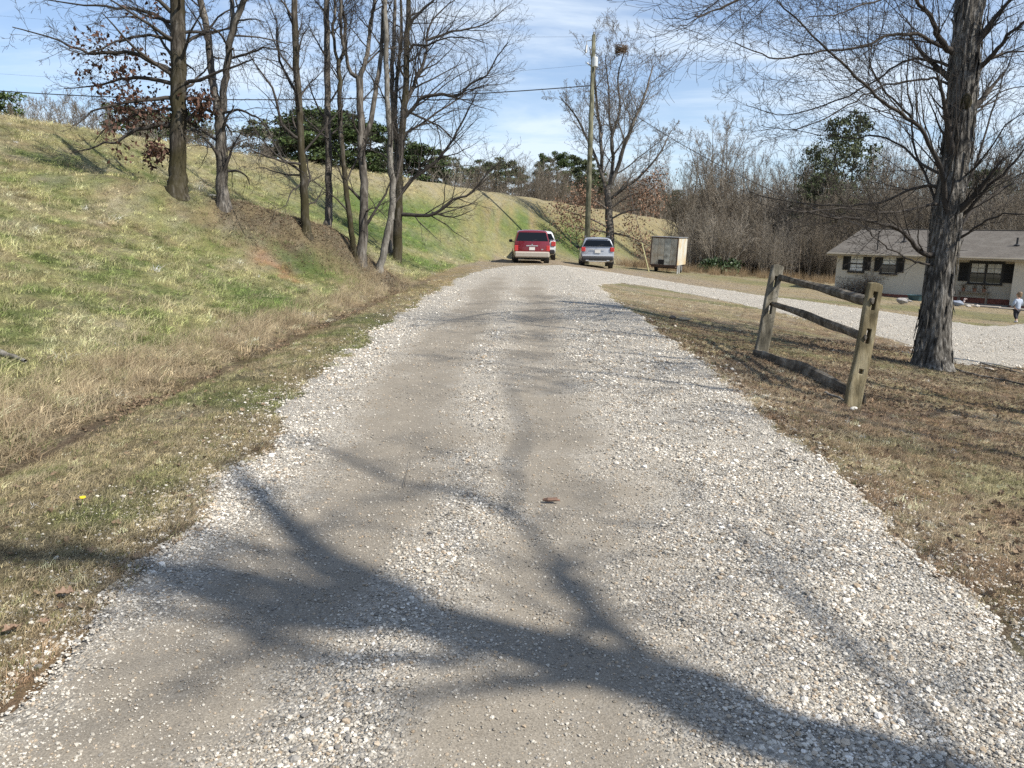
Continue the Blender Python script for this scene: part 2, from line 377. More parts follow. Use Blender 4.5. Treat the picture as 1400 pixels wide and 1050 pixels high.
# ------------------------------------------------------------------ ground sheet
def grid_axis(lo, hi, a, b, st, g=1.18, cap=25):
    m = list(np.arange(a, b+1e-6, st)); s = st; p = b
    while p < hi: s = min(s*g, cap); p += s; m.append(p)
    s = st; p = a; l = []
    while p > lo: s = min(s*g, cap); p -= s; l.append(p)
    return np.array(l[::-1]+m)
gx = grid_axis(-900, 900, -13, 10, .16); gy = grid_axis(-60, 1400, 1.5, 27, .16)
def mat_ground():
    m, t, b = newmat('ground_thatch'); b.inputs['Roughness'].default_value = .95; b.inputs['Specular IOR Level'].default_value = .1
    at_ = N(t, 'ShaderNodeAttribute', attribute_name='tint'); tcn = N(t, 'ShaderNodeTexCoord')
    def noise(sc, det, ro=.6, sx=1, sy=1, rz=0):
        mp = N(t, 'ShaderNodeMapping'); mp.inputs['Scale'].default_value = (sx, sy, 1); mp.inputs['Rotation'].default_value = (0, 0, rz); t.links.new(tcn.outputs['Object'], mp.inputs[0])
        n = N(t, 'ShaderNodeTexNoise'); n.inputs['Scale'].default_value = sc; n.inputs['Detail'].default_value = det; n.inputs['Roughness'].default_value = ro
        t.links.new(mp.outputs[0], n.inputs['Vector']); return n.outputs[0]
    def mr(x, a, b_, c, d):
        k = N(t, 'ShaderNodeMapRange'); 
        for i, v in enumerate((a, b_, c, d)): k.inputs[i+1].default_value = v
        t.links.new(x, k.inputs[0]); return k.outputs[0]
    n1 = noise(38, 8, .72); n2 = noise(5.5, 6, .65, 1, .6, .4); n3 = noise(11, 6, .7); n4 = noise(1.3, 5, .7, 1, .5)
    v = N(t, 'ShaderNodeMath', operation='MULTIPLY'); t.links.new(mr(n1, .34, .66, .3, 1.6), v.inputs[0]); t.links.new(mr(n2, .3, .7, .72, 1.25), v.inputs[1])
    hs = N(t, 'ShaderNodeHueSaturation'); t.links.new(at_.outputs['Color'], hs.inputs['Color']); t.links.new(v.outputs[0], hs.inputs['Value'])
    t.links.new(mr(n3, .3, .7, .485, .515), hs.inputs['Hue']); t.links.new(mr(n4, .35, .65, .8, 1.15), hs.inputs['Saturation'])
    mm = N(t, 'ShaderNodeMixRGB'); t.links.new(mr(n4, .52, .72, 0, .35), mm.inputs[0]); t.links.new(hs.outputs[0], mm.inputs[1]); mm.inputs[2].default_value = (.36, .29, .18, 1)
    t.links.new(mm.outputs[0], b.inputs['Base Color'])
    s = N(t, 'ShaderNodeMath', operation='ADD'); t.links.new(n1, s.inputs[0]); t.links.new(n3, s.inputs[1])
    bp = N(t, 'ShaderNodeBump'); bp.inputs['Strength'].default_value = .9; bp.inputs['Distance'].default_value = .05
    t.links.new(s.outputs[0], bp.inputs['Height']); t.links.new(bp.outputs[0], b.inputs['Normal']); return m
XX, YY = np.meshgrid(gx, gy); xs_, ys_ = XX.ravel(), YY.ravel()
near = (np.abs(xs_) < 40) & (ys_ < 60)
zz = H(xs_, ys_)
rs_ = np.full(len(xs_), -9.); rs_[near] = road_sd(xs_[near], ys_[near])
zz = zz - .06*sm(.2, .6, rs_)
nx, ny = len(gx), len(gy)
ii = (np.arange(ny-1)[:, None]*nx+np.arange(nx-1)[None]).ravel()
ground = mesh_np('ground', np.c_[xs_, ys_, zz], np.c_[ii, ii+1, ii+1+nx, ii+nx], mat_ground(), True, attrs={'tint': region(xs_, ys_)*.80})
tag(ground, kind='structure')

# ------------------------------------------------------------------ gravel drive sheet
def mat_road():
    m, t, b = newmat('crushed_limestone'); b.inputs['Roughness'].default_value = .92; b.inputs['Specular IOR Level'].default_value = .2
    at_ = N(t, 'ShaderNodeAttribute', attribute_name='fines'); tcn = N(t, 'ShaderNodeTexCoord')
    vo = N(t, 'ShaderNodeTexVoronoi'); vo.inputs['Scale'].default_value = 70; vo.inputs['Randomness'].default_value = 1; t.links.new(tcn.outputs['Object'], vo.inputs['Vector'])
    v2 = N(t, 'ShaderNodeTexVoronoi'); v2.inputs['Scale'].default_value = 95; t.links.new(tcn.outputs['Object'], v2.inputs['Vector'])
    nz = N(t, 'ShaderNodeTexNoise'); nz.inputs['Scale'].default_value = 160; nz.inputs['Detail'].default_value = 4; t.links.new(tcn.outputs['Object'], nz.inputs['Vector'])
    nb = N(t, 'ShaderNodeTexNoise'); nb.inputs['Scale'].default_value = 3.2; nb.inputs['Detail'].default_value = 8; nb.inputs['Roughness'].default_value = .7; t.links.new(tcn.outputs['Object'], nb.inputs['Vector'])
    def ramp(src, c1, c2, a=0., b_=1.):
        cr = N(t, 'ShaderNodeValToRGB'); cr.color_ramp.elements[0].color = (*c1, 1); cr.color_ramp.elements[1].color = (*c2, 1)
        cr.color_ramp.elements[0].position = a; cr.color_ramp.elements[1].position = b_; t.links.new(src, cr.inputs[0]); return cr.outputs[0]
    bwn = N(t, 'ShaderNodeSeparateXYZ'); t.links.new(vo.outputs['Color'], bwn.inputs[0])
    stone = ramp(bwn.outputs[0], (.20, .178, .145), (.64, .595, .515)); fine = ramp(nz.outputs[0], (.145, .126, .10), (.285, .252, .203), .3, .7)
    mx_ = N(t, 'ShaderNodeMixRGB'); t.links.new(stone, mx_.inputs[1]); t.links.new(fine, mx_.inputs[2])
    ad_ = N(t, 'ShaderNodeMath', operation='ADD', use_clamp=True)
    mr = N(t, 'ShaderNodeMapRange'); mr.inputs[1].default_value = .35; mr.inputs[2].default_value = .65; mr.inputs[3].default_value = -.25; mr.inputs[4].default_value = .45; t.links.new(nb.outputs[0], mr.inputs[0])
    t.links.new(at_.outputs['Fac'], ad_.inputs[0]); t.links.new(mr.outputs[0], ad_.inputs[1]); t.links.new(ad_.outputs[0], mx_.inputs[0])
    mv = N(t, 'ShaderNodeMapRange'); mv.inputs[1].default_value = .3; mv.inputs[2].default_value = .7; mv.inputs[3].default_value = .8; mv.inputs[4].default_value = 1.15; t.links.new(nb.outputs[0], mv.inputs[0])
    hs = N(t, 'ShaderNodeHueSaturation'); t.links.new(mx_.outputs[0], hs.inputs['Color']); t.links.new(mv.outputs[0], hs.inputs['Value'])
    t.links.new(hs.outputs[0], b.inputs['Base Color'])
    s = N(t, 'ShaderNodeMath', operation='MULTIPLY_ADD'); t.links.new(vo.outputs['Distance'], s.inputs[0]); s.inputs[1].default_value = -1.6; t.links.new(nz.outputs[0], s.inputs[2])
    iv = N(t, 'ShaderNodeMapRange'); iv.inputs[3].default_value = 1; iv.inputs[4].default_value = .12; t.links.new(ad_.outputs[0], iv.inputs[0])
    bp = N(t, 'ShaderNodeBump'); bp.inputs['Strength'].default_value = .85; bp.inputs['Distance'].default_value = .012
    t.links.new(iv.outputs[0], bp.inputs['Strength']); t.links.new(s.outputs[0], bp.inputs['Height']); t.links.new(bp.outputs[0], b.inputs['Normal']); return m
def road_z(x, y, sd):
    xr = np.exp(-(((x+.92)/.32)**2)) + np.exp(-(((x-.32)/.32)**2))
    return H(x, y)+.012-.02*xr*sm(30, 18, y)*sm(3.5, 2.5, np.abs(x)) + (fbm(x, y, .35, 91)-.5)*.03 + (fbm(x, y, 1.2, 92)-.5)*.03 - .05*sm(.06, -.08, sd)
def patch(x0, x1, y0, y1, st):
    ax = np.arange(x0, x1, st); ay = np.arange(y0, y1, st); X, Y = np.meshgrid(ax, ay); X, Y = X.ravel(), Y.ravel()
    sd = road_sd(X, Y); keep = sd > -.10
    n = len(ax); i = (np.arange(len(ay)-1)[:, None]*n+np.arange(n-1)[None]).ravel()
    q = np.c_[i, i+1, i+1+n, i+n]; q = q[keep[q].all(1)]
    us, inv = np.unique(q.ravel(), return_inverse=True)
    X, Y, sd = X[us], Y[us], sd[us]
    return np.c_[X, Y, road_z(X, Y, sd)], inv.reshape(-1, 4), tracks(X, Y)
RA = patch(-4, 28, -2.4, 45, .1)
road = mesh_np('gravel_driveway', RA[0], RA[1], mat_road(), True, attrs={'fines': RA[2]}); tag(road, kind='structure')

# ------------------------------------------------------------------ scattering (points carry pieces)
hidden = bpy.data.collections.new('pieces')            # not linked to the scene: only a source for the scatters
def scatter(name, pts, rot, scl, col, protos, idx=None, **tags):
    n = len(pts); me = bpy.data.meshes.new(name); me.vertices.add(n); me.vertices.foreach_set('co', np.asarray(pts, np.float32).ravel())
    a = me.attributes.new('rot', 'FLOAT_VECTOR', 'POINT'); a.data.foreach_set('vector', np.asarray(rot, np.float32).ravel())
    scl = np.asarray(scl, np.float32)
    if scl.ndim == 1: scl = np.repeat(scl[:, None], 3, 1)
    a = me.attributes.new('scl', 'FLOAT_VECTOR', 'POINT'); a.data.foreach_set('vector', scl.ravel())
    a = me.attributes.new('tint', 'FLOAT_COLOR', 'POINT'); a.data.foreach_set('color', np.c_[col, np.ones(n)].astype(np.float32).ravel())
    a = me.attributes.new('pick', 'INT', 'POINT'); a.data.foreach_set('value', (np.random.randint(0, len(protos), n) if idx is None else idx).astype(np.int32))
    o = bpy.data.objects.new(name, me); link(o); tag(o, kind='stuff', **tags)
    c = bpy.data.collections.new(name+'_pieces'); hidden.children.link(c)
    for i, p in enumerate(protos):
        p.name = '%s_piece_%03d' % (name, i); c.objects.link(p)
    ng = bpy.data.node_groups.new(name, 'GeometryNodeTree')
    ng.interface.new_socket('Geometry', in_out='INPUT', socket_type='NodeSocketGeometry'); ng.interface.new_socket('Geometry', in_out='OUTPUT', socket_type='NodeSocketGeometry')
    gi = N(ng, 'NodeGroupInput'); go = N(ng, 'NodeGroupOutput'); ip = N(ng, 'GeometryNodeInstanceOnPoints'); ci = N(ng, 'GeometryNodeCollectionInfo')
    ci.inputs['Collection'].default_value = c; ci.inputs['Separate Children'].default_value = True; ci.inputs['Reset Children'].default_value = True
    def na(nm, ty): q = N(ng, 'GeometryNodeInputNamedAttribute', data_type=ty); q.inputs['Name'].default_value = nm; return q.outputs[0]
    ng.links.new(gi.outputs[0], ip.inputs['Points']); ng.links.new(ci.outputs[0], ip.inputs['Instance']); ip.inputs['Pick Instance'].default_value = True
    ng.links.new(na('pick', 'INT'), ip.inputs['Instance Index']); ng.links.new(na('rot', 'FLOAT_VECTOR'), ip.inputs['Rotation']); ng.links.new(na('scl', 'FLOAT_VECTOR'), ip.inputs['Scale'])
    ng.links.new(ip.outputs[0], go.inputs[0])
    md = o.modifiers.new('scatter', 'NODES'); md.node_group = ng; return o
np.random.seed(5)
def rnd(n, x0, x1, y0, y1): return np.random.uniform(x0, x1, n), np.random.uniform(y0, y1, n)
def in_view(x, y, m=1.2): return (np.abs(x) < .70*y+m+.6) & (y > 1.2)

# stones
def stone(seed, mat):
    rg = np.random.RandomState(seed); bm = bmesh.new(); bmesh.ops.create_icosphere(bm, subdivisions=1, radius=.5)
    bmesh.ops.bevel(bm, geom=bm.verts[:], offset=.0, segments=1, affect='VERTICES') if 0 else None
    sc_ = rg.uniform(.7, 1.1, 3); sc_[2] *= .62
    for v in bm.verts: v.co = Vector((v.co.x*sc_[0]*rg.uniform(.72, 1.2), v.co.y*sc_[1]*rg.uniform(.72, 1.2), v.co.z*sc_[2]*rg.uniform(.7, 1.15)))
    me = bpy.data.meshes.new('stone'); bm.to_mesh(me); bm.free(); me.materials.append(mat); return bpy.data.objects.new('stone', me)
M_STONE = tinted('limestone_chip', .88, noise=.13, ns=3.5, bump=.25)
stones = [stone(i, M_STONE) for i in range(10)]
sx, sy, ss = [], [], []
for (y0, y1, dens, lo, hi) in [(1.4, 3.2, 15000, .0045, .0125), (3.2, 5, 8500, .0055, .014), (5, 8, 3600, .007, .017), (8, 13, 1100, .010, .022), (13, 22, 300, .012, .022), (22, 40, 60, .014, .022)]:
    x0, x1 = -max(3.6, .5*y1), max(4.6, .72*y1+.6); x1 = min(x1, 20); x0 = max(x0, -4.2)
    n = int((x1-x0)*(y1-y0)*dens); x, y = rnd(n, x0, x1, y0, y1)
    k = in_view(x, y); x, y = x[k], y[k]
    sd = road_sd(x, y); fi = tracks(x, y)
    pr = np.where(sd > 0, np.clip(1.0-fi*.72, .32, 1)*(.24+.85*sm(.3, .68, fbm(x, y, .45, 71)*.6+fbm(x, y, 1.6, 72)*.4)), .62*np.exp(sd/.16)+.10*np.exp(sd/.5)*sm(-1.2, -.3, sd)*sm(.35, .65, fbm(x, y, .6, 73)))
    k = np.random.rand(len(x)) < pr; x, y, sd = x[k], y[k], sd[k]
    big = 1+.7*sm(.6, 0, np.abs(sd))*0
    s = np.exp(np.random.normal(0, .48, len(x)))*(lo+hi)*.42*(1-.28*np.clip(fi[k] if 0 else tracks(x, y), 0, 1)); s = np.clip(s, lo, hi*np.where(tracks(x, y) > .35, 1.1, 2.3))
    sx.append(x); sy.append(y); ss.append(s)
sx, sy, ss = map(np.concatenate, (sx, sy, ss)); n = len(sx)
sd = road_sd(sx, sy); zr = np.where(sd > -.02, road_z(sx, sy, sd), H(sx, sy))
g_ = np.random.rand(n); wv = np.clip(np.random.beta(1.7, 1.7, n)*(1-.38*tracks(sx, sy))+.14*sm(8, 16, sy)+.10*sm(.9, .2, np.abs(sd)), 0, 1)
col = lerp3(np.zeros((n, 3))+(.18, .157, .124), (.73, .68, .59), wv); col = lerp3(col, (.33, .24, .15), (g_ > .82)*.6); col = lerp3(col, (.13, .125, .12), (g_ < .10)*.75); col = col*(.78+.44*fbm(sx, sy, .28, 95))[:, None]; col = lerp3(col, (.80, .76, .69), ((g_ > .5) & (g_ < .56) & (tracks(sx, sy) < .3))*.8)
scatter('gravel_stones', np.c_[sx, sy, zr+ss*.16], np.c_[np.random.uniform(-.35, .35, n), np.random.uniform(-.35, .35, n), np.random.uniform(0, 6.28, n)], ss*1.25, col, stones,
        label='loose pale crushed limestone chips strewn over the driveway', cat='gravel')
print('stones', n)

# grass tufts and litter
M_BLADE = tinted('grass_blade', .75, transl=.25)
M_LEAF = tinted('dead_leaf', .8, transl=.15, noise=.25, ns=25)
def tuft(seed, nb, h, w_, spread, lean, segs=3, mat=M_BLADE):
    rg = random.Random(seed); V = []; Fc = []
    for _ in range(nb):
        a = rg.uniform(0, 6.283); rr = spread*math.sqrt(rg.random()); px, py = rr*math.cos(a), rr*math.sin(a)
        a2 = rg.uniform(0, 6.283); hh = h*rg.uniform(.45, 1.1); ln = lean*rg.uniform(.2, 1.4)*hh; wd = w_*rg.uniform(.6, 1.2); ws = (-math.sin(a2+1.0)*wd, math.cos(a2+1.0)*wd)
        b = len(V)
        for i in range(segs+1):
            f = i/segs; off = ln*f*f; z_ = hh*(f-.35*lean*f*f*rg.uniform(.6, 1.2)); k = (1-f*.92)/2
            cx, cy = px+math.cos(a2)*off, py+math.sin(a2)*off
            V += [(cx-ws[0]*k, cy-ws[1]*k, z_), (cx+ws[0]*k, cy+ws[1]*k, z_)]
        for i in range(segs): Fc.append((b+2*i, b+2*i+1, b+2*i+3, b+2*i+2))
    me = bpy.data.meshes.new('tuft'); me.from_pydata(V, [], Fc); me.materials.append(mat); return bpy.data.objects.new('tuft', me)
def leaf(seed, mat):
    """lobed, curled dead oak leaf"""
    rg = random.Random(seed); V = []; Fc = []; k = 11; tw = rg.uniform(-.5, .5); cu = rg.uniform(.15, .5); c2 = rg.uniform(-.3, .3)
    for i in range(k+1):
        f = i/k; lobe = 1+.42*math.sin(f*20+seed) if .12 < f < .95 else .35; w_ = max(.012, math.sin(math.pi*min(1, max(.02, (f-.08)/.92)))**.7*.27*lobe) if f > .1 else .012
        base = cu*(2*(f-.5))**2*.35+c2*f*.2
        for j in (-1, -.5, 0, .5, 1): V.append((f-.5, j*w_+tw*.12*math.sin(f*3), base+abs(j)**1.5*w_*rg.uniform(.35, 1.0)+tw*j*w_*f))
    for i in range(k):
        for j in range(4): Fc.append((i*5+j, i*5+j+1, i*5+j+6, i*5+j+5))
    me = bpy.data.meshes.new('leaf'); me.from_pydata(V, [], Fc); me.materials.append(mat); return bpy.data.objects.new('leaf', me)
def place(x, y, lift=0.): return np.c_[x, y, H(x, y)+lift]
def tint_of(x, y, jit=.42, gain=1.15):
    c = region(x, y)*gain; n = len(x); c = c*np.exp(np.random.normal(0, jit, n))[:, None]
    q = np.random.rand(n); c = lerp3(c, (.44, .375, .255), (q > .75)*.6); c = lerp3(c, (.15, .21, .06), (q < .10)*.5); return np.clip(c, .01, .8)
def bare(x, y):  # less cover on packed dirt
    b = np.zeros(len(x))
    for cc, rx, ry in DIRT: b = np.maximum(b, blob(x, y, cc, rx, ry))
    return b
# short turf, thin and dead: verge, slope foot, right lawn
short = [tuft(i, 16, .045, .0035, .035, 1.0) for i in range(4)] + [tuft(20+i, 13, .03, .004, .045, 1.9) for i in range(4)]
X, Y = [], []
for (x0, x1, y0, y1, d) in [(-5.2, -1.7, 1.8, 6, 1100), (-5, -1.7, 6, 12, 480), (-4.6, -1.6, 12, 26, 150), (2.0, 7.2, 3, 7.5, 850), (2.0, 11, 7.5, 13, 340), (2.2, 18, 13, 24, 60)]:
    x, y = rnd(int((x1-x0)*(y1-y0)*d), x0, x1, y0, y1); k = in_view(x, y) & (road_sd(x, y) < .10) & (np.abs(x-toe(y)) > .09) & ((x > toe(y)-.3)); X.append(x[k]); Y.append(y[k])
X, Y = np.concatenate(X), np.concatenate(Y); k = np.random.rand(len(X)) < .35+.9*fbm(X, Y, .4, 51); X, Y = X[k], Y[k]; n = len(X)
cs = tint_of(X, Y, .5, 1.32); far_ = 1+Y*.045
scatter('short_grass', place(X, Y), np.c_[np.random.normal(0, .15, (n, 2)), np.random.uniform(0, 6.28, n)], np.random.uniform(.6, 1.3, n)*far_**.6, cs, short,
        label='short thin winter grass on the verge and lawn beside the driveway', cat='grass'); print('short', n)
# rank slope grass
mid = [tuft(100+i, 20, .15, .008, .09, 1.1) for i in range(4)] + [tuft(120+i, 20, .10, .009, .12, 2.0) for i in range(3)]
X, Y = [], []
for (x0, x1, y0, y1, d) in [(-12, -3.4, 3, 10, 230), (-17, -3.2, 10, 18, 110), (-21, -3, 18, 30, 48), (-20, 0, 30, 50, 18)]:
    x, y = rnd(int((x1-x0)*(y1-y0)*d), x0, x1, y0, y1); k = in_view(x, y) & (x < toe(y)-.06) & (x > crest(y)-3) & (np.random.rand(len(x)) > .75*np.exp(-(dist_poly(x, y, BERM+np.array([.1, -.15]))/.8)**2)*sm(-8.2, -5.9, x)); X.append(x[k]); Y.append(y[k])
X, Y = np.concatenate(X), np.concatenate(Y); k = np.random.rand(len(X)) < (.25+.9*fbm(X, Y, .6, 52))*(1-.9*bare(X, Y)); X, Y = X[k], Y[k]; n = len(X)
scatter('slope_grass', place(X, Y), np.c_[np.random.normal(0, .2, (n, 2)), np.random.uniform(0, 6.28, n)], np.random.uniform(.45, 1.15, n)*(1+Y*.012)*(.45+1.15*fbm(X, Y, .55, 58)), tint_of(X, Y, .5, 1.38), mid,
        label='rank mixed green and straw grass covering the left slope', cat='grass'); print('mid', n)
# tall straw along the ditch and on the berm
tall = [tuft(200+i, 22, .42, .005, .10, .75, 4) for i in range(5)] + [tuft(220+i, 18, .3, .006, .14, 1.5, 4) for i in range(3)]
x, y = rnd(26000, -7.5, -2.8, 4, 26); u_ = toe(y)-x
pr = sm(.12, .35, u_)*sm(1.6, .5, u_+(fbm(x, y, 1.2, 53)-.5)*1.8)*(.12+.88*sm(.42, .62, fbm(x, y, .9, 54)))*(1-bare(x, y))
pr = np.maximum(pr, .3*np.exp(-(dist_poly(x, y, BERM+np.array([.8, -1.0]))/.9)**2)*sm(-8.5, -6, x))
for cc, rx, ry in GREEN: pr = pr*(1-blob(x, y, cc, rx, ry))
k = in_view(x, y) & (np.random.rand(len(x)) < pr*.42); x, y = x[k], y[k]; n = len(x)
cc_ = lerp3(np.zeros((n, 3))+(.50, .41, .27), (.29, .22, .14), np.random.rand(n)); cc_ = lerp3(cc_, (.24, .25, .10), (np.random.rand(n) > .9)*.6)
scatter('tall_dry_grass', place(x, y), np.c_[np.random.normal(0, .22, (n, 2)), np.random.uniform(0, 6.28, n)], np.random.uniform(.45, 1.1, n), cc_, tall,
        label='tall straw coloured dry grass along the roadside ditch', cat='grass'); print('tall', n)
# broomsedge at the wood's edge
sedge = [tuft(300+i, 26, 1.0, .02, .3, .5, 3) for i in range(4)]
x, y = rnd(9000, 8, 70, 50, 76); ed = 58+(x-14)*.12+(fbm(x, y, 6, 55)-.5)*5
k = (np.random.rand(len(x)) < sm(-3, 1, y-ed)*.55) & (x > toe(y)+1.5); x, y = x[k], y[k]; n = len(x)
scatter('broomsedge', place(x, y), np.c_[np.zeros((n, 2)), np.random.uniform(0, 6.28, n)], np.random.uniform(.3, .95, n), lerp3(np.zeros((n, 3))+(.36, .26, .155), (.24, .18, .11), np.random.rand(n)), sedge,
        label='belt of tan broomsedge along the foot of the bare wood', cat='tall grass')
# leaf litter
leaves = [leaf(i, M_LEAF) for i in range(6)]
def lit(n, x0, x1, y0, y1, f): x, y = rnd(n, x0, x1, y0, y1); k = in_view(x, y) & (np.random.rand(n) < f(x, y)) & (road_sd(x, y) < .05); return x[k], y[k]
A = [lit(16000, -4.3, -2.7, 3.5, 24, lambda x, y: np.exp(-((x-toe(y))/.20)**2)*.75*sm(.35, .7, fbm(x, y, .8, 56))),
     lit(22000, -9, -3.1, 17.5, 25, lambda x, y: np.exp(-(dist_poly(x, y, BERM+np.array([.2, -.25]))/.85)**2)*.9*sm(-8.2, -5.9, x)),
     lit(30000, 2.0, 9, 3, 16, lambda x, y: .20+.8*sm(.46, .66, fbm(x, y, 1.6, 57))),
     lit(5000, 2.4, 5.5, 8, 13.5, lambda x, y: .7*np.exp(-(np.abs(x-3.3-.0*y)/.55)**2)),
     lit(3000, 8, 24, 20, 44, lambda x, y: .25+.3*sm(.5, .6, fbm(x, y, 3, 59))),
     lit(500, -3.4, -1.8, 2.4, 9, lambda x, y: .3+0*x)]
x = np.concatenate([a[0] for a in A]); y = np.concatenate([a[1] for a in A]); n = len(x)
cl = lerp3(np.zeros((n, 3))+(.19, .13, .085), (.31, .235, .155), np.random.rand(n)); cl = lerp3(cl, (.115, .08, .055), (np.random.rand(n) > .6)*.7)
scatter('leaf_litter', place(x, y, .012), np.c_[np.random.normal(0, .45, (n, 2)), np.random.uniform(0, 6.28, n)], np.random.uniform(.03, .062, n), cl, leaves,
        label='dead brown leaves littering the ditch and lawn', cat='leaf litter'); print('litter', n)

# ------------------------------------------------------------------ tree growing
def tubes_mesh(name, br, mat, parent=None, smooth=True, free=False):
    """br: list of (pts, radii, sides) joined into one mesh, vectorised per size"""
    groups = {}
    for p, r, s in br: groups.setdefault((len(p), s), []).append((p, r))
    Vs, Fs, base = [], [], 0
    for (m, s), L in groups.items():
        Pn = np.array([[tuple(q) for q in p] for p, r in L], float); Rn = np.array([r for p, r in L], float); B = len(L)
        T = np.empty_like(Pn); T[:, 1:-1] = Pn[:, 2:]-Pn[:, :-2]; T[:, 0] = Pn[:, 1]-Pn[:, 0]; T[:, -1] = Pn[:, -1]-Pn[:, -2]
        T /= np.linalg.norm(T, axis=2, keepdims=True)+1e-9
        D = Pn[:, -1]-Pn[:, 0]; D /= np.linalg.norm(D, axis=1, keepdims=True)+1e-9
        ref = np.eye(3)[np.argmin(np.abs(D), axis=1)][:, None, :]
        A = np.cross(T, ref); A /= np.linalg.norm(A, axis=2, keepdims=True)+1e-9; Bv = np.cross(T, A)
        an = 2*np.pi*np.arange(s)/s
        ring = Pn[:, :, None]+(A[:, :, None]*np.cos(an)[None, None, :, None]+Bv[:, :, None]*np.sin(an)[None, None, :, None])*Rn[:, :, None, None]
        Vs.append(ring.reshape(-1, 3))
        b = base+np.arange(B)[:, None, None]*m*s; i = np.arange(m-1)[None, :, None]*s; k = np.arange(s)[None, None, :]; k2 = (k+1) % s
        Fs.append(np.stack([b+i+k, b+i+k2, b+i+s+k2, b+i+s+k], -1).reshape(-1, 4)); base += B*m*s
    return mesh_np(name, np.concatenate(Vs), np.concatenate(Fs), mat, smooth, 'free' if free else parent)
def rotvec(d, ang, az):
    ref = Vector((0, 0, 1)) if abs(d.z) < .9 else Vector((1, 0, 0))
    a = d.cross(ref).normalized(); b = d.cross(a)
    return (d*math.cos(ang)+(a*math.cos(az)+b*math.sin(az))*math.sin(ang)).normalized()
class Cfg:
    def __init__(s, levels, **k):
        s.nseg = k.get('nseg', [8, 6, 5, 4, 3]); s.kids = k.get('kids', [7, 6, 5, 4]); s.ratio = k.get('ratio', [.6, .55, .5, .5]); s.ang = k.get('ang', [45, 45, 50, 50])
        s.wig = k.get('wig', [.08, .12, .16, .2, .2]); s.trop = k.get('trop', [.05, .05, .03, .02, .02]); s.start = k.get('start', [.35, .2, .15, .1]); s.sides = k.get('sides', [8, 6, 4, 3, 3])
        s.levels = levels; s.rmin = k.get('rmin', .004); s.taper = k.get('taper', .8); s.rk = k.get('rk', .6); s.flat = k.get('flat', 0)
def spawn(store, pts, rs, L, lvl, c, rg, tips=None, frac0=None, nk=None):
    n = len(pts)-1; k = nk if nk is not None else c.kids[lvl]; k = max(1, int(round(k*rg.uniform(.8, 1.2)))); az = rg.uniform(0, 6.28); f0 = c.start[lvl] if frac0 is None else frac0
    for j in range(k):
        f = f0+(1-f0)*((j+rg.uniform(.1, .9))/k); x = f*n; i = min(int(x), n-1); u = x-i
        p = pts[i].lerp(pts[i+1], u); r = rs[i]*(1-u)+rs[i+1]*u; d = (pts[i+1]-pts[i]).normalized(); az += 2.4+rg.uniform(-.5, .5)
        nd = rotvec(d, R(c.ang[lvl]*rg.uniform(.7, 1.25)), az)
        if c.flat and lvl > 0: nd.z *= (1-c.flat); nd.normalize()
        grow(store, p, nd, L*c.ratio[lvl]*(1.15-.65*f)*rg.uniform(.75, 1.2), max(r*c.rk*rg.uniform(.8, 1.05), c.rmin), lvl+1, c, rg, tips)
def grow(store, p, d, L, r, lvl, c, rg, tips=None):
    n = c.nseg[lvl]; sg = L/n; pts = [p.copy()]; rs = [r]; d = d.copy(); wg = c.wig[lvl]; tr = c.trop[lvl]
    for i in range(n):
        d = Vector((d.x+rg.gauss(0, wg), d.y+rg.gauss(0, wg), d.z+rg.gauss(0, wg)+tr)).normalized()
        p = p+d*sg; pts.append(p); rs.append(max(r*(1-c.taper*(i+1)/n), c.rmin*.7))
    store.append((pts, rs, c.sides[lvl]))
    if lvl < c.levels: spawn(store, pts, rs, L, lvl, c, rg, tips)
    elif tips is not None: tips.append((pts[-1], d))
def resample(pts, rs, k=3, jit=0, rg=None):
    """Catmull-Rom through the points"""
    o = []; r2 = []; n = len(pts)
    for i in range(n-1):
        p0, p1, p2, p3 = pts[max(i-1, 0)], pts[i], pts[i+1], pts[min(i+2, n-1)]
        for j in range(k):
            t = j/k; q = .5*((2*p1)+(p2-p0)*t+(2*p0-5*p1+4*p2-p3)*t*t+(3*p1-p0-3*p2+p3)*t**3)
            if jit and (i or j): q = q+Vector([rg.gauss(0, jit) for _ in range(3)])
            o.append(q); r2.append(rs[i]*(1-t)+rs[i+1]*t)
    o.append(pts[-1].copy()); r2.append(rs[-1]); return o, r2
def sight(px, d, dd=None, rg=None):
    """turn a sighted polyline into world points around depth d; dd = depth offset of each point"""
    return [P(x, y, d+(dd[i] if dd else 0)) for i, (x, y) in enumerate(px)]
def rel(pts, o): return [p-o for p in pts]

M_BARK_GREY = bark('grey_bark', (.035, .03, .025), (.085, .075, .063), (.18, .165, .145), moss=None)
M_BARK_DARK = bark('dark_mossy_bark', (.02, .017, .013), (.05, .042, .033), (.125, .115, .10), moss=(.035, .03, .012))
M_BARK_BIG = bark('shaggy_bark', (.02, .017, .014), (.10, .092, .08), (.27, .255, .23), zs=.10, sc=20, bump=1.0, dist=.04)
M_BARK_PALE = bark('pale_bark', (.07, .063, .053), (.14, .13, .112), (.23, .215, .19), zs=.3, bump=.4)
M_TWIG = plain('twig_bark', (.055, .048, .042), .85, var=.3, vs=1.5, spec=.15)
M_TWIG_PALE = plain('pale_twig_bark', (.13, .112, .093), .85, var=.3, vs=1.5, spec=.15)
M_WOOD_FAR = plain('far_wood_bark', (.155, .13, .10), .9, var=.35, vs=.8, spec=.1)
M_WOOD_PALE = plain('far_pale_bark', (.25, .22, .18), .9, var=.3, vs=.8, spec=.1)
M_OAKLEAF = plain('oak_leaf_dead', (.088, .048, .034), .7, var=.45, vs=3, spec=.2)
M_OAKLEAF_TAN = plain('oak_leaf_tan', (.19, .115, .075), .7, var=.4, vs=3, spec=.2)
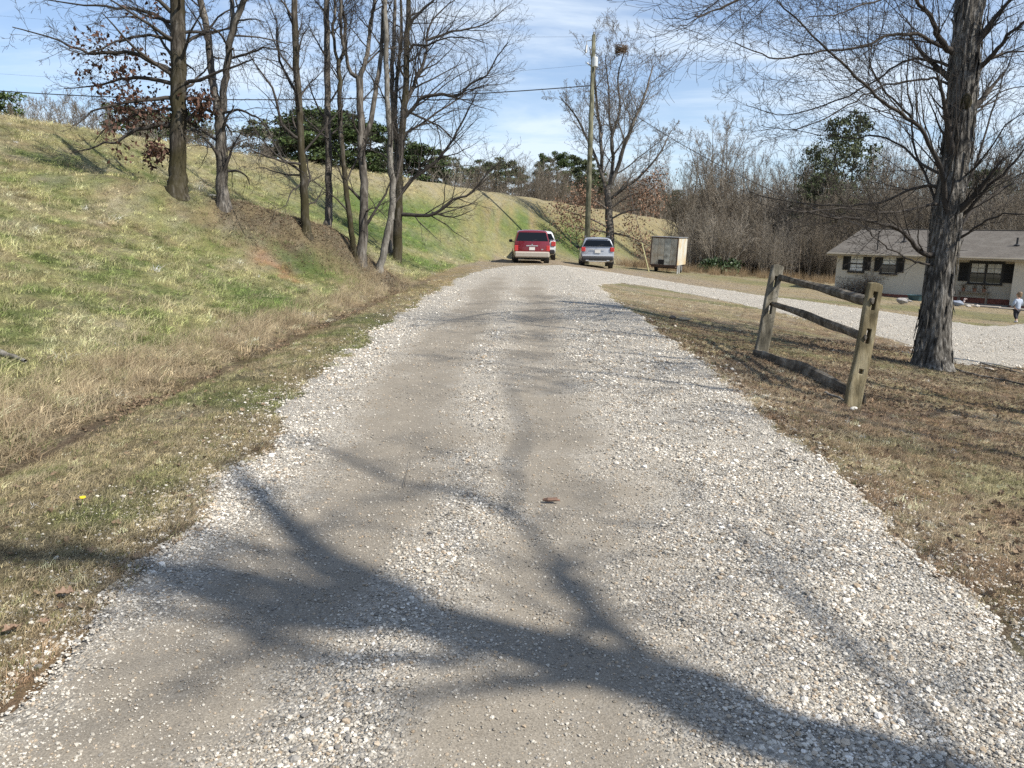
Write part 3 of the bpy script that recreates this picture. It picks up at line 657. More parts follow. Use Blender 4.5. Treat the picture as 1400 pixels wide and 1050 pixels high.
M_NEEDLE = plain('pine_needles', (.055, .08, .026), .7, var=.45, vs=.9, spec=.2)
M_NEEDLE2 = plain('pine_needles_dull', (.075, .09, .042), .7, var=.45, vs=.9, spec=.2)

def flared_trunk(px, wid, d, off=0, k=4, jit=.006, seed=1, dd=None):
    rg = random.Random(seed); pts = sight(px, d, dd); rs = [w_*d/F/2 for w_ in wid]
    p, r = resample(pts, rs, k, jit, rg); return p, r
def leaves_mesh(name, spots, size, mat, parent, seed=3, per=3, spread=.12):
    rg = np.random.RandomState(seed); S = np.array([tuple(s) for s in spots]); S = np.repeat(S, per, 0); n = len(S)
    S = S+rg.normal(0, spread, (n, 3)); a = rg.normal(0, 1, (n, 3)); a[:, 2] -= .9; a /= np.linalg.norm(a, axis=1, keepdims=True)
    b = np.cross(a, rg.normal(0, 1, (n, 3))); b /= np.linalg.norm(b, axis=1, keepdims=True); sz = size*rg.uniform(.6, 1.3, n)[:, None]
    nrm = np.cross(a, b); c = S+a*sz*.5+nrm*sz*.12
    V = np.stack([S, c+b*sz*.30, S+a*sz, c-b*sz*.30], 1).reshape(-1, 3); i = np.arange(n)*4
    return mesh_np(name, V, np.c_[i, i+1, i+2, i+3], mat, False, parent)

def make_tree(name, base, trunk_br, crown_br, mt, mc, label, group=None, leaves=None, lmat=None, lsize=.1, per=3, spread=.12, extra=None):
    root = empty(name, base, 0, label=label, cat='tree', group=group)
    o = base
    tubes_mesh('trunk', [(rel(p, o), r, s) for p, r, s in trunk_br], mt, root)
    tubes_mesh('crown', [(rel(p, o), r, s) for p, r, s in crown_br], mc, root)
    if leaves:
        l = leaves_mesh('dead_leaves', rel(leaves, o), lsize, lmat, root, per=per, spread=spread); l['kind'] = 'stuff'
    return root

# ---- the row of trees on the left bank
def bank_tree(base_px, stems, limbs, mt, mc, label, cfg, seed, kid_L=2.2, nk=14, leafy=None, lsize=.1, basew=None, extra=0, per=3, frac0=.3, spread=.12, group='trees on the left bank', twig=(3, 2)):
    """stems: list of (px polyline, widths, depth offsets); first is the trunk"""
    b, d = Gd(*base_px); rg = random.Random(seed); tr = []; cr = []; tips = []; lf = []
    for si, st in enumerate(stems):
        px, wd = st[0], st[1]; dd = st[2] if len(st) > 2 else None
        p, r = flared_trunk(px, wd, d, k=4, jit=.012, seed=seed+si, dd=dd)
        if si == 0: p[0] = p[0]-Vector((0, 0, .15)); r[0] *= 1.2
        tr.append((p, r, 12 if si == 0 else 10)); L = (p[-1]-p[0]).length
        spawn(cr, p, r, kid_L/cfg.ratio[0], 0, cfg, rg, tips, frac0=frac0, nk=nk)
    for lm in limbs:
        px, wd, z1 = lm[0], lm[1], lm[2]; n = len(px)
        pts = [P(x, y, d+z1*(i/(n-1))) for i, (x, y) in enumerate(px)]; rs = [wd[0]*d/F/2*(1-.82*i/(n-1)) if len(wd) == 1 else wd[i]*d/F/2 for i in range(n)]
        p, r = resample(pts, rs, 3, .015, rg); cr.append((p, r, 7))
        n0 = len(tips)
        spawn(cr, p, r, (p[-1]-p[0]).length*.85, 1, cfg, rg, tips, frac0=.12, nk=max(6, int((p[-1]-p[0]).length*4)))
        if leafy and (len(lm) > 3): lf += [t[0] for t in tips[n0:] if (t[0]-p[0]).length < .58*(p[-1]-p[0]).length]
    return make_tree('bare_tree' if not leafy else 'oak_tree', b, tr, cr, mt, mc, label, group, leaves=lf if leafy else None, lmat=leafy, lsize=lsize, per=per, spread=spread)

CF = Cfg(4, nseg=[8, 6, 5, 4, 3], kids=[14, 7, 5, 3], ratio=[.5, .55, .5, .5], ang=[42, 40, 42, 45], wig=[.05, .13, .16, .2, .22], trop=[.03, .06, .05, .03, .02], rk=.42, rmin=.0045, sides=[8, 5, 4, 3, 3])
# 1: stout dark oak holding brown leaves
b1 = [
 ([(243, 60), (215, 49), (180, 52), (150, 60), (115, 74), (82, 62)], [5], -1.2),
 ([(234, 97), (200, 80), (171, 71), (128, 74), (108, 68), (68, 51), (17, 37)], [7], -.8, 1),
 ([(234, 114), (186, 106), (157, 111), (128, 117), (88, 121)], [6], .9, 1),
 ([(236, 134), (200, 137), (160, 143), (126, 154), (104, 172)], [6], -.9, 1),
 ([(236, 150), (215, 150), (180, 160), (150, 172), (128, 196)], [5], 1.1, 1),
 ([(234, 171), (211, 171), (177, 183), (160, 194), (134, 200), (96, 210)], [7], -.4, 1),
 ([(234, 208), (215, 207), (193, 211)], [3], -.2, 1),
 ([(236, 43), (223, 27), (200, 16), (160, 10), (114, 7), (46, -3)], [7], .6),
 ([(240, 20), (215, 0), (190, -12), (150, -30)], [7], -.9),
 ([(238, 80), (225, 62), (205, 35), (180, 22), (140, 25)], [5], 1.0),
 ([(254, 114), (274, 108), (303, 97), (337, 86), (346, 79)], [6], -.7),
 ([(254, 165), (271, 151), (286, 137), (298, 131)], [6], .3, 1),
 ([(252, 135), (262, 132), (280, 136), (296, 138)], [4], -.5, 1),
 ([(252, 60), (272, 48), (300, 42), (330, 30)], [5], .8),
 ([(252, 180), (268, 178), (280, 188), (283, 210), (270, 232)], [3], .6)]
bank_tree((242, 262), [([(242, 268), (243, 250), (243, 225), (244, 170), (244, 110), (243, 50), (243, 0), (244, -80), (246, -200)], [33, 26, 22, 21, 20.5, 20, 19, 17, 10])],
          b1, M_BARK_DARK, M_TWIG, 'stout dark mossy oak at the left that still holds rusty brown leaves',
          Cfg(4, nseg=[8, 6, 5, 4, 3], kids=[14, 7, 5, 3], ratio=[.5, .45, .45, .5], ang=[70, 42, 45, 45], wig=[.05, .14, .18, .2, .22], trop=[.0, .01, .01, .0, .0], rk=.3, rmin=.005, sides=[8, 5, 4, 3, 3]),
          11, kid_L=2.4, nk=16, leafy=M_OAKLEAF, lsize=.12, frac0=.45, per=6, spread=.12)
# 2: smooth forked tree with hanging twigs
CD = Cfg(4, nseg=[8, 8, 6, 5, 3], kids=[8, 5, 4, 2], ratio=[.5, .6, .5, .5], ang=[45, 35, 40, 45], wig=[.05, .1, .13, .16, .2], trop=[.0, -.07, -.09, -.08, -.02], rk=.4, rmin=.0045, sides=[8, 5, 4, 3, 3])
bank_tree((305, 279), [([(306, 284), (305, 265), (303, 230), (301, 190), (300, 160)], [22, 17, 15, 14.5, 15]),
                       ([(300, 162), (296, 140), (291, 110), (287, 75), (283, 40), (276, 5), (268, -60), (262, -150)], [12, 10.5, 10, 9.5, 9, 8.5, 7, 4], [0, 0, .1, .2, .3, .4, .6, 1]),
                       ([(302, 160), (305, 135), (308, 105), (312, 75), (319, 42), (329, 12), (345, -25), (365, -110)], [12, 10, 9.5, 9, 9, 8, 7, 3], [0, 0, -.1, -.3, -.4, -.5, -.8, -1.2]),
                       ([(318, 45), (317, 15), (316, -30), (312, -120)], [7, 6, 5.5, 3], [-.4, -.3, .1, .5])],
          [([(312, 80), (335, 75), (360, 66), (385, 68), (400, 80)], [4], -1), ([(300, 157), (325, 150), (345, 157), (360, 168), (380, 205), (396, 232)], [4], -1.4)],
          M_BARK_GREY, M_TWIG, 'smooth grey tree forking at mid height, second from left on the bank', CD, 22, kid_L=2.0, nk=7, frac0=.35)
# 3-8
bank_tree((420, 317), [([(420, 322), (418, 300), (416, 260), (412, 205), (409, 150), (406, 100), (404, 50), (402, -20), (400, -140)], [17, 12, 11, 10, 9.5, 9, 9, 8, 3])],
          [([(415, 225), (395, 222), (365, 214), (340, 205), (328, 210)], [4], -1.2), ([(414, 240), (390, 238), (360, 230), (345, 232)], [3], 1), ([(411, 190), (385, 170), (372, 120), (350, 90), (335, 60)], [5], -.8),
           ([(408, 130), (392, 105), (380, 70), (378, 30), (365, -5)], [5], .8), ([(418, 280), (430, 276), (440, 262), (446, 250)], [3], .4), ([(405, 40), (395, 20), (385, -10)], [4], .5), ([(416, 250), (400, 262), (390, 280), (375, 290)], [2.5], -.7)],
          M_BARK_DARK, M_TWIG, 'slim leaning dark bare tree, third from left on the bank', CF, 33, kid_L=1.9, nk=13, frac0=.2)
bank_tree((447, 311), [([(444, 320), (449, 300), (450, 260), (449, 200), (448, 150), (447, 100), (447, 50), (446, 0), (445, -120)], [17, 11.5, 10, 9.5, 9, 9, 8.5, 8, 4], [.8]*9)],
          [([(449, 190), (430, 175), (410, 150), (400, 118)], [3], 1)], M_BARK_GREY, M_TWIG, 'straight single stemmed bare tree, fourth from left on the bank', CF, 44, kid_L=1.6, nk=9, frac0=.35)
bank_tree((486, 352), [([(487, 357), (484, 335), (478, 300), (473, 255), (468, 205), (465, 150), (464, 110), (463, 82)], [11, 8, 7.5, 7, 6.5, 6.5, 6, 6]),
                       ([(463, 84), (458, 68), (455, 40), (458, 10), (450, -50)], [4.5, 4, 4, 3.5, 2]), ([(464, 84), (470, 68), (473, 35), (467, 5), (470, -50)], [5, 4.5, 4, 4, 2], [0, .1, .2, .3, .5])],
          [([(464, 110), (450, 88), (440, 70)], [2.5], -.5)], M_BARK_DARK, M_TWIG, 'thin bare tree leaning left out of the dark leafy bank, fifth from left', CF, 55, kid_L=1.4, nk=8, frac0=.3)
bank_tree((494, 357), [([(492, 362), (495, 340), (498, 300), (497, 250), (494, 200), (493, 150), (491, 106)], [20, 14, 12, 11, 10, 9.5, 10]),
                       ([(491, 108), (478, 96), (472, 72), (466, 45), (466, 10), (462, -60)], [6, 5, 4.5, 4, 4, 2], [0, 0, -.2, -.3, -.5, -.8]),
                       ([(492, 108), (499, 88), (504, 62), (507, 30), (513, 0), (520, -70)], [7, 6, 5.5, 5, 4.5, 2], [0, 0, .2, .4, .5, .8]),
                       ([(497, 190), (507, 165), (513, 125), (519, 90), (523, 50), (525, 0), (528, -80)], [7, 7, 6.5, 6, 5.5, 5, 2], [0, .1, .2, .3, .3, .4, .6])],
          [([(499, 88), (520, 70), (545, 62), (548, 20)], [3], 1.0), ([(497, 290), (515, 285), (530, 300)], [2.5], -1)], M_BARK_GREY, M_TWIG, 'bare tree splitting into three tall stems, sixth from left on the bank', CF, 66, kid_L=1.6, nk=8, frac0=.25)
bank_tree((519, 370), [([(516, 378), (521, 358), (528, 325), (535, 290), (537, 255), (534, 215), (531, 160), (529, 110), (527, 60), (526, 0), (522, -80)], [14, 10, 9.5, 9, 8.5, 8, 7.5, 7, 7, 6, 3])],
          [([(536, 265), (548, 225), (549, 190), (551, 160), (555, 130)], [4], .8)], M_BARK_PALE, M_TWIG, 'slender pale trunk leaning right at the foot of the bank, nearest the driveway', CF, 77, kid_L=1.5, nk=8, frac0=.3)
CR = Cfg(4, nseg=[8, 8, 6, 5, 3], kids=[14, 7, 6, 3], ratio=[.5, .6, .5, .5], ang=[42, 35, 38, 42], wig=[.05, .12, .14, .17, .2], trop=[.03, .03, .03, .03, .02], rk=.45, rmin=.0048, sides=[8, 5, 4, 3, 3])
bank_tree((541, 357), [([(541, 364), (543, 340), (544, 300), (545, 250), (547, 205), (552, 160), (555, 110), (556, 60), (558, 20), (560, -60)], [19, 13, 12, 11, 10, 9, 8.5, 8, 7, 4]),
                       ([(546, 215), (540, 180), (541, 130), (545, 90), (549, 40), (547, -30)], [6, 6, 5.5, 5, 4.5, 2], [0, .3, .4, .5, .5, .7])],
          [([(547, 293), (570, 294), (593, 293), (619, 274), (646, 263), (668, 234), (685, 222)], [6], -1.4), ([(546, 267), (566, 244), (597, 221), (606, 210), (625, 180), (640, 150), (650, 128)], [6], -.8),
           ([(548, 165), (565, 148), (578, 133), (605, 130), (628, 131), (640, 117), (665, 103), (680, 78), (695, 58)], [6], -1.6), ([(550, 150), (562, 125), (572, 100), (582, 80), (585, 45), (597, 20), (622, 0)], [7], .8),
           ([(553, 150), (575, 160), (600, 172), (620, 190), (640, 215)], [4], 1.2), ([(583, 55), (600, 50), (620, 42), (650, 38), (675, 25), (700, 5)], [4], .4), ([(556, 75), (565, 62), (585, 62), (605, 52), (640, 52), (668, 60)], [4], -1.4),
           ([(546, 240), (530, 215), (510, 205), (500, 185)], [3], .9), ([(556, 40), (570, 20), (590, 5), (610, -20)], [5], -.5), ([(549, 185), (575, 170), (610, 145), (650, 120), (680, 115)], [4], 1.6), ([(590, 290), (620, 297), (650, 285)], [3], 0)],
          M_BARK_DARK, M_TWIG, 'wide crowned bare tree whose long boughs reach right over the slope', CR, 88, kid_L=1.9, nk=12, frac0=.35)
bank_tree((532, 352), [([(532, 356), (534, 330), (537, 290), (541, 240), (541, 190), (537, 150), (536, 90), (540, 30), (538, -60)], [10, 8, 7.5, 7, 6.5, 6, 6, 5, 3], [.7]*9)],
          [], M_BARK_GREY, M_TWIG, 'thin straight trunk tucked between the pale leaning trunk and the wide crowned tree', CF, 99, kid_L=1.4, nk=7, frac0=.4)

# ---- the big shaggy tree on the right
bt, dt = Gd(1272, 503)
print('big tree', bt, dt)
tpx = [(1273, 508), (1274, 490), (1276, 462), (1279, 430), (1283, 390), (1290, 340), (1295, 298), (1303, 240), (1309, 200), (1315, 130), (1318, 90), (1322, 45), (1327, 0), (1334, -80), (1340, -190)]
twd = [v*.86 for v in (66, 57, 50, 46, 43.5, 44, 46, 44, 43, 42, 43, 41, 41, 36, 28)]
tp, trr = flared_trunk(tpx, twd, dt, k=14, jit=0, seed=5)
def shaggy_trunk(parent, o):
    n = 84; m = len(tp); A = np.array([tuple(p-o) for p in tp]); Rr = np.array(trr)
    T = np.gradient(A, axis=0); T /= np.linalg.norm(T, axis=1, keepdims=True); a = np.cross(T, [0, 1, 0]); a /= np.linalg.norm(a, axis=1, keepdims=True); b = np.cross(T, a)
    th = 2*np.pi*np.arange(n)/n; zl = A[:, 2][:, None]+0*th[None]; arc = th[None]*np.mean(Rr)*1.0+0*zl
    ct, st = np.cos(th)[None]+0*zl, np.sin(th)[None]+0*zl
    # long vertical plates: ridged noise stretched in z, wrapped by sampling on a circle
    def rn(s, zs, sd): return fbm(ct*s+zl*zs*.37+sd, st*s+zl*zs, .14, sd, 3)
    r1 = 1-np.abs(rn(.26, .06, 5)-.5)*4.2; r1 = np.clip(r1, 0, 1)
    r2 = np.abs(fbm(ct*.30+5, st*.30+zl*.16, .05, 8, 3)-.5)*2
    fl = np.exp(-np.clip(zl-zl.min(), 0, 9)/.35)*np.clip(np.cos(th*5+1.2)[None]*.6+np.cos(th*3)[None]*.4, -.3, 1)*.10
    rad = Rr[:, None]*(1+fl)*1.0-r1*.040+r2*.030+(fbm(ct*.2, st*.2+zl*.3, .3, 9)-.5)*.05
    V = A[:, None]+a[:, None]*(np.cos(th)[None, :, None]*rad[..., None])+b[:, None]*(np.sin(th)[None, :, None]*rad[..., None])
    i = np.arange(m-1)[:, None]*n; k = np.arange(n)[None]; k2 = (k+1) % n
    t_ = mesh_np('trunk', V.reshape(-1, 3), np.stack([i+k, i+k2, i+n+k2, i+n+k], -1).reshape(-1, 4), M_BARK_BIG, True, parent)
    # loose strips of bark lifting off the trunk
    rg = np.random.RandomState(4); VV = []; FF = []
    for q in range(230):
        h = rg.randint(4, m-16); L = rg.randint(5, 14); t0 = rg.uniform(0, 6.28); w_ = rg.uniform(.012, .035); lift = rg.uniform(.006, .035)*(1 if rg.rand() < .8 else 1.8); bb = len(VV); up = rg.rand() < .5
        for e in range(L+1):
            f = e/L; hh = h+e; s_ = (1-f) if up else f; rr = Rr[hh]*1.0+.006+lift*s_**2; ww = w_*math.sin(math.pi*min(.95, f*.85+.12))
            for sgn in (-1, 1):
                an = t0+sgn*ww/Rr[hh]+.06*math.sin(q+f*3); VV.append(A[hh]+a[hh]*math.cos(an)*rr+b[hh]*math.sin(an)*rr)
            for sgn in (1, -1):
                an = t0+sgn*ww/Rr[hh]*.8+.06*math.sin(q+f*3); rr2 = rr+.008; VV.append(A[hh]+a[hh]*math.cos(an)*rr2+b[hh]*math.sin(an)*rr2)
        for e in range(L):
            for k_ in range(4): FF.append((bb+e*4+k_, bb+e*4+(k_+1) % 4, bb+e*4+4+(k_+1) % 4, bb+e*4+4+k_))
    s_ = mesh_np('bark_strips', np.array(VV), np.array(FF), M_BARK_BIG, False, parent); s_['kind'] = 'stuff'
big = empty('shaggy_bark_tree', bt, 0, label='big shaggy barked tree on the right between the split rail fence and the house', cat='tree')
shaggy_trunk(big, bt)
CB = Cfg(4, nseg=[8, 9, 7, 5, 4], kids=[10, 12, 6, 3], ratio=[.5, .55, .42, .45], ang=[40, 33, 38, 42], wig=[.05, .06, .09, .13, .16], trop=[.02, .035, .05, .05, .04], rk=.36, rmin=.0032, sides=[8, 6, 4, 3, 3])
limbs = [ # px, width, depth change, droop children
 ([(1304, 72), (1290, 60), (1278, 38), (1268, 15), (1252, 0), (1235, -25), (1200, -70)], 13, -1.0),
 ([(1300, 70), (1285, 62), (1262, 50), (1238, 45), (1212, 49), (1190, 60), (1150, 69), (1110, 72), (1070, 81), (1040, 74), (1005, 58)], 8, -1.8),
 ([(1296, 90), (1270, 82), (1250, 80), (1225, 90), (1200, 109), (1160, 130), (1110, 149), (1075, 157), (1040, 150), (1020, 141)], 6, 1.6),
 ([(1296, 115), (1275, 108), (1250, 109), (1210, 116), (1180, 131), (1150, 150), (1115, 168), (1075, 178), (1040, 171)], 5, -.8),
 ([(1296, 332), (1295, 300), (1292, 265), (1286, 228), (1264, 184), (1240, 161), (1215, 145), (1190, 122), (1160, 95), (1130, 67), (1100, 38), (1062, 0)], 11, -1.6),
 ([(1256, 172), (1236, 150), (1212, 128), (1199, 108), (1190, 80), (1187, 40), (1187, -20)], 5, -.6),
 ([(1284, 350), (1262, 346), (1246, 330), (1226, 312), (1200, 304), (1170, 298), (1130, 296), (1090, 285)], 11, -1.2),
 ([(1282, 362), (1262, 360), (1246, 357), (1228, 347), (1210, 334), (1196, 325), (1187, 312), (1170, 290), (1140, 262)], 4.5, -1.5),
 ([(1290, 256), (1262, 255), (1240, 262), (1205, 276), (1160, 281), (1110, 279), (1060, 272), (1025, 262)], 7, 1.2),
 ([(1288, 278), (1262, 282), (1235, 288), (1200, 290), (1150, 284), (1105, 290), (1070, 286)], 6, -1.8),
 ([(1290, 240), (1262, 225), (1235, 200), (1200, 185), (1160, 190), (1120, 183), (1085, 178)], 6, 1.8),
 ([(1288, 300), (1270, 250), (1252, 210), (1245, 150), (1240, 90), (1246, 30), (1250, -60)], 6, 1.4),
 ([(1337, 95), (1350, 82), (1363, 67), (1378, 48), (1400, 32), (1440, 15), (1500, 10)], 11, -1.2),
 ([(1336, 98), (1350, 84), (1366, 75), (1385, 71), (1420, 70), (1470, 80)], 8, 1.0),
 ([(1306, 300), (1325, 285), (1345, 262), (1372, 238), (1400, 205), (1440, 160), (1470, 110)], 8, -1.0),
 ([(1304, 320), (1330, 290), (1362, 262), (1400, 246), (1450, 236)], 7, 1.3),
 ([(1308, 270), (1330, 235), (1345, 190), (1360, 140), (1378, 90), (1395, 30)], 6, .6),
 ([(1304, 330), (1325, 318), (1352, 300), (1385, 292), (1430, 300)], 6, -1.4),
 ([(1318, 165), (1340, 150), (1365, 128), (1400, 118), (1440, 120)], 5, 1.5),
 ([(1306, 255), (1345, 215), (1375, 170), (1410, 150)], 5, -1.5),
 ([(1328, -40), (1290, -60), (1230, -70), (1150, -50), (1085, -30), (1030, -10), (985, 12), (950, 22)], 8, -2.5),
 ([(1326, -20), (1280, -20), (1230, -8), (1180, 8), (1140, 20), (1100, 25)], 6, -2.2),
 ([(1338, -60), (1400, -100), (1480, -120), (1560, -100)], 10, -1.5)]
br = []; rg = random.Random(91)
for px, wd, z1 in limbs:
    nn = len(px); pts = [P(x, y, dt+z1*(i/(nn-1))) for i, (x, y) in enumerate(px)]; rs = [wd*.74*dt/F/2*(1-.80*(i/(nn-1))**.8) for i in range(nn)]
    p, r = resample(pts, rs, 3, .012, rg); br.append((p, r, 9)); L = sum((p[i+1]-p[i]).length for i in range(len(p)-1))
    spawn(br, p, r, L*.80, 1, CB, rg, None, frac0=.12, nk=max(8, int(L*5)))
# wisps at top left of the crown
for px, wd, z1 in [([(1030, -10), (1000, 5), (975, 15), (945, 30), (925, 38), (908, 47)], 2.0, -.5), ([(985, -5), (965, 12), (950, 24), (915, 24), (903, 20)], 1.6, .3), ([(1060, -15), (1035, 3), (1020, 20), (1015, 38)], 1.4, .2)]:
    nn = len(px); pts = [P(x, y, dt-2.4+z1*(i/(nn-1))) for i, (x, y) in enumerate(px)]; p, r = resample(pts, [wd*dt/F/2*(1-.75*i/(nn-1)) for i in range(nn)], 3, .01, rg); br.append((p, r, 5)); spawn(br, p, r, 1.0, 2, CB, rg, None, frac0=.1, nk=12)
spawn(br, tp[60:], trr[60:], 3.2, 0, CB, rg, None, frac0=.1, nk=10)
tubes_mesh('crown', [(rel(p, bt), r, s) for p, r, s in br], M_TWIG, big)
M_KNOT = M_BARK_DARK
kn = MB(); kc = P(1321, 140, dt-.22)-bt
kn.lathe([(.02, -.09), (.07, -.07), (.10, 0), (.085, .05), (.05, .08)], (0, 0, 0), 'y', 14)
k_ = kn.build('burl', M_BARK_DARK, big, True); k_.location = kc; k_.scale = (1, .8, 1.5)
print('big crown branches', len(br))

# ---- generic bare trees
def bare(h, r, seed, cfg, spread=0, lean=(0, 0), tl=.55, fork=0):
    rg = random.Random(seed); tr = []; cr = []; tips = []
    d = Vector((lean[0], lean[1], 1)).normalized(); n = 10; p = Vector((0, 0, -.2)); pts = [p.copy()]; rs = [r*1.3]
    for i in range(n):
        d = Vector((d.x+rg.gauss(0, .035), d.y+rg.gauss(0, .035), d.z+.02)).normalized(); p = p+d*h*(.98)/n; pts.append(p); rs.append(r*(1-.93*((i+1)/n)**.9))
    tr.append((pts, rs, 8)); spawn(cr, pts, rs, h*tl/cfg.ratio[0]*.5, 0, cfg, rg, tips); return tr, cr, tips
def vase(h, r, seed, stems, cfg, fz=.2):
    rg = random.Random(seed); tr = []; cr = []; tips = []
    p0 = Vector((0, 0, -.2)); f = Vector((0, 0, h*fz)); tr.append(([p0, Vector((.02, 0, h*fz*.5)), f], [r*1.25, r, r*.9], 10))
    for k in range(stems):
        az = 6.283*k/stems+rg.uniform(-.4, .4); sp = rg.uniform(.12, .42); d = Vector((math.cos(az)*sp, math.sin(az)*sp, 1)).normalized(); p = f-Vector((0, 0, .1)); pts = [p.copy()]; rs = [r*.6]; n = 9; L = h*(1-fz)*rg.uniform(.8, 1.05)
        for i in range(n):
            d = Vector((d.x+rg.gauss(0, .06), d.y+rg.gauss(0, .06), d.z+.03)).normalized(); p = p+d*L/n; pts.append(p); rs.append(r*.6*(1-.92*(i+1)/n))
        tr.append((pts, rs, 8)); spawn(cr, pts, rs, L*.62, 0, cfg, rg, tips, frac0=.12)
    return tr, cr, tips
# big many-stemmed tree behind the pole, with a nest
cb, cdp = Gd(833, 330); cb = P(833, 330, 60); cb.z = float(H(cb.x, cb.y))
CC = Cfg(4, nseg=[9, 7, 6, 4, 3], kids=[11, 8, 5, 3], ratio=[.42, .5, .5, .5], ang=[38, 38, 40, 42], wig=[.05, .1, .14, .18, .2], trop=[.03, .04, .05, .04, .02], rk=.42, rmin=.011, sides=[8, 5, 4, 3, 3])
tr, cr, tips = [], [], []; rg = random.Random(3); D = 60
for px, wd in [([(833, 372), (833, 310), (832, 280), (830, 255)], [14, 11, 10, 9]), ([(830, 262), (823, 235), (822, 200), (818, 160), (813, 110), (806, 65)], [6, 5, 4.5, 4, 3, 1]),
               ([(832, 258), (838, 225), (836, 190), (847, 150), (845, 108), (852, 72), (848, 52)], [6, 5, 4.2, 3.2, 2.2, 1.4, .8]), ([(832, 262), (844, 230), (855, 195), (872, 155), (885, 120), (893, 88)], [6, 5.5, 5, 4, 3, 1]),
               ([(834, 272), (852, 258), (880, 236), (905, 205), (918, 178)], [4, 4, 3, 2.2, 1]), ([(826, 250), (815, 215), (800, 185), (785, 155), (765, 132)], [4, 3.5, 3, 2.2, 1]), ([(838, 205), (834, 165), (832, 120), (828, 75)], [3.5, 3, 2.2, 1])]:
    i0 = len(tr); dd = [rg.uniform(-1, 1)*.0+(j*rg.uniform(-.5, .5)) for j in range(len(px))] if i0 else None
    p, r = flared_trunk(px, wd, D, k=3, jit=.03, seed=60+i0, dd=dd); tr.append((p, r, 8))
    if i0: spawn(cr, p, r, (p[-1]-p[0]).length*.95, 0, CC, rg, tips, frac0=.12, nk=12)
lowl = []
for px in [[(832, 312), (810, 300), (785, 292), (768, 285)], [(833, 300), (855, 290), (880, 285), (895, 275)], [(832, 318), (815, 315), (790, 312), (772, 305)], [(834, 318), (855, 322), (875, 330), (890, 338)], [(833, 288), (815, 275), (800, 272)], [(834, 285), (860, 268), (885, 262), (900, 250)]]:
    p, r = flared_trunk(px, [3, 2.4, 1.6, .8][:len(px)], D, k=3, jit=.04, seed=70, dd=[0, -.6, -1.2, -1.6][:len(px)]); cr.append((p, r, 5)); tt = []; spawn(cr, p, r, 3.0, 2, CC, rg, tt, frac0=.15, nk=9); lowl += [t[0] for t in tt]
make_tree('oak_tree', cb, tr, cr, M_BARK_GREY, M_TWIG_PALE, 'tall many stemmed tree behind the utility pole with tan leaves on its low boughs', None, leaves=lowl, lmat=M_OAKLEAF_TAN, lsize=.17, per=26, spread=.42)
nest = []; rg = random.Random(8); nc = P(850, 68, 60)
for k in range(300):
    a = rg.uniform(0, 6.28); e = rg.uniform(-1, 1); q = Vector((math.cos(a)*.5, math.sin(a)*.5, e*.42))*rg.uniform(.25, 1.05); t_ = Vector((-math.sin(a), math.cos(a), rg.uniform(-.5, .5)))*.25; nest.append(([q-t_, q, q+t_], [.012, .014, .01], 3))
ns = tubes_mesh('squirrel_nest', nest, plain('nest_leaves', (.16, .11, .07), .9, var=.4)); ns.location = nc; tag(ns, 'round twig and leaf nest high in the tree behind the pole', 'nest')

# ---- trees off the right edge whose shadows cross the drive
CO = Cfg(4, nseg=[8, 7, 6, 4, 3], kids=[13, 8, 5, 3], ratio=[.42, .5, .5, .5], ang=[50, 42, 42, 42], wig=[.04, .09, .14, .18, .2], trop=[.03, .05, .04, .03, .02], rk=.42, rmin=.006, sides=[8, 6, 4, 3, 3])
def off_tree(x, y, h, r, seed, label, lean=(0, 0)):
    b = Vector((x, y, float(H(x, y)))); a, c, _ = bare(h, r, seed, CO, lean=lean)
    root = empty('bare_tree', b, 0, label=label, cat='tree', group='trees off the right edge'); tubes_mesh('trunk', a, M_BARK_GREY, root); tubes_mesh('crown', c, M_TWIG, root)
off_tree(10.0, 6.95, 13, .16, 301, 'bare tree on the right lawn just out of frame, nearest the fence')
off_tree(11.4, 13.15, 14, .19, 302, 'bare tree on the right lawn beyond the out of frame fence side tree')
off_tree(9.6, 2.55, 13, .19, 303, 'bare tree on the right lawn level with the foreground, out of frame')
off_tree(13.0, 8.6, 15, .22, 304, 'larger bare tree on the right lawn out of frame behind the fence side one')
off_tree(12.2, 4.6, 14, .2, 305, 'bare tree on the right lawn out of frame between its two neighbours', (-.12, .05))
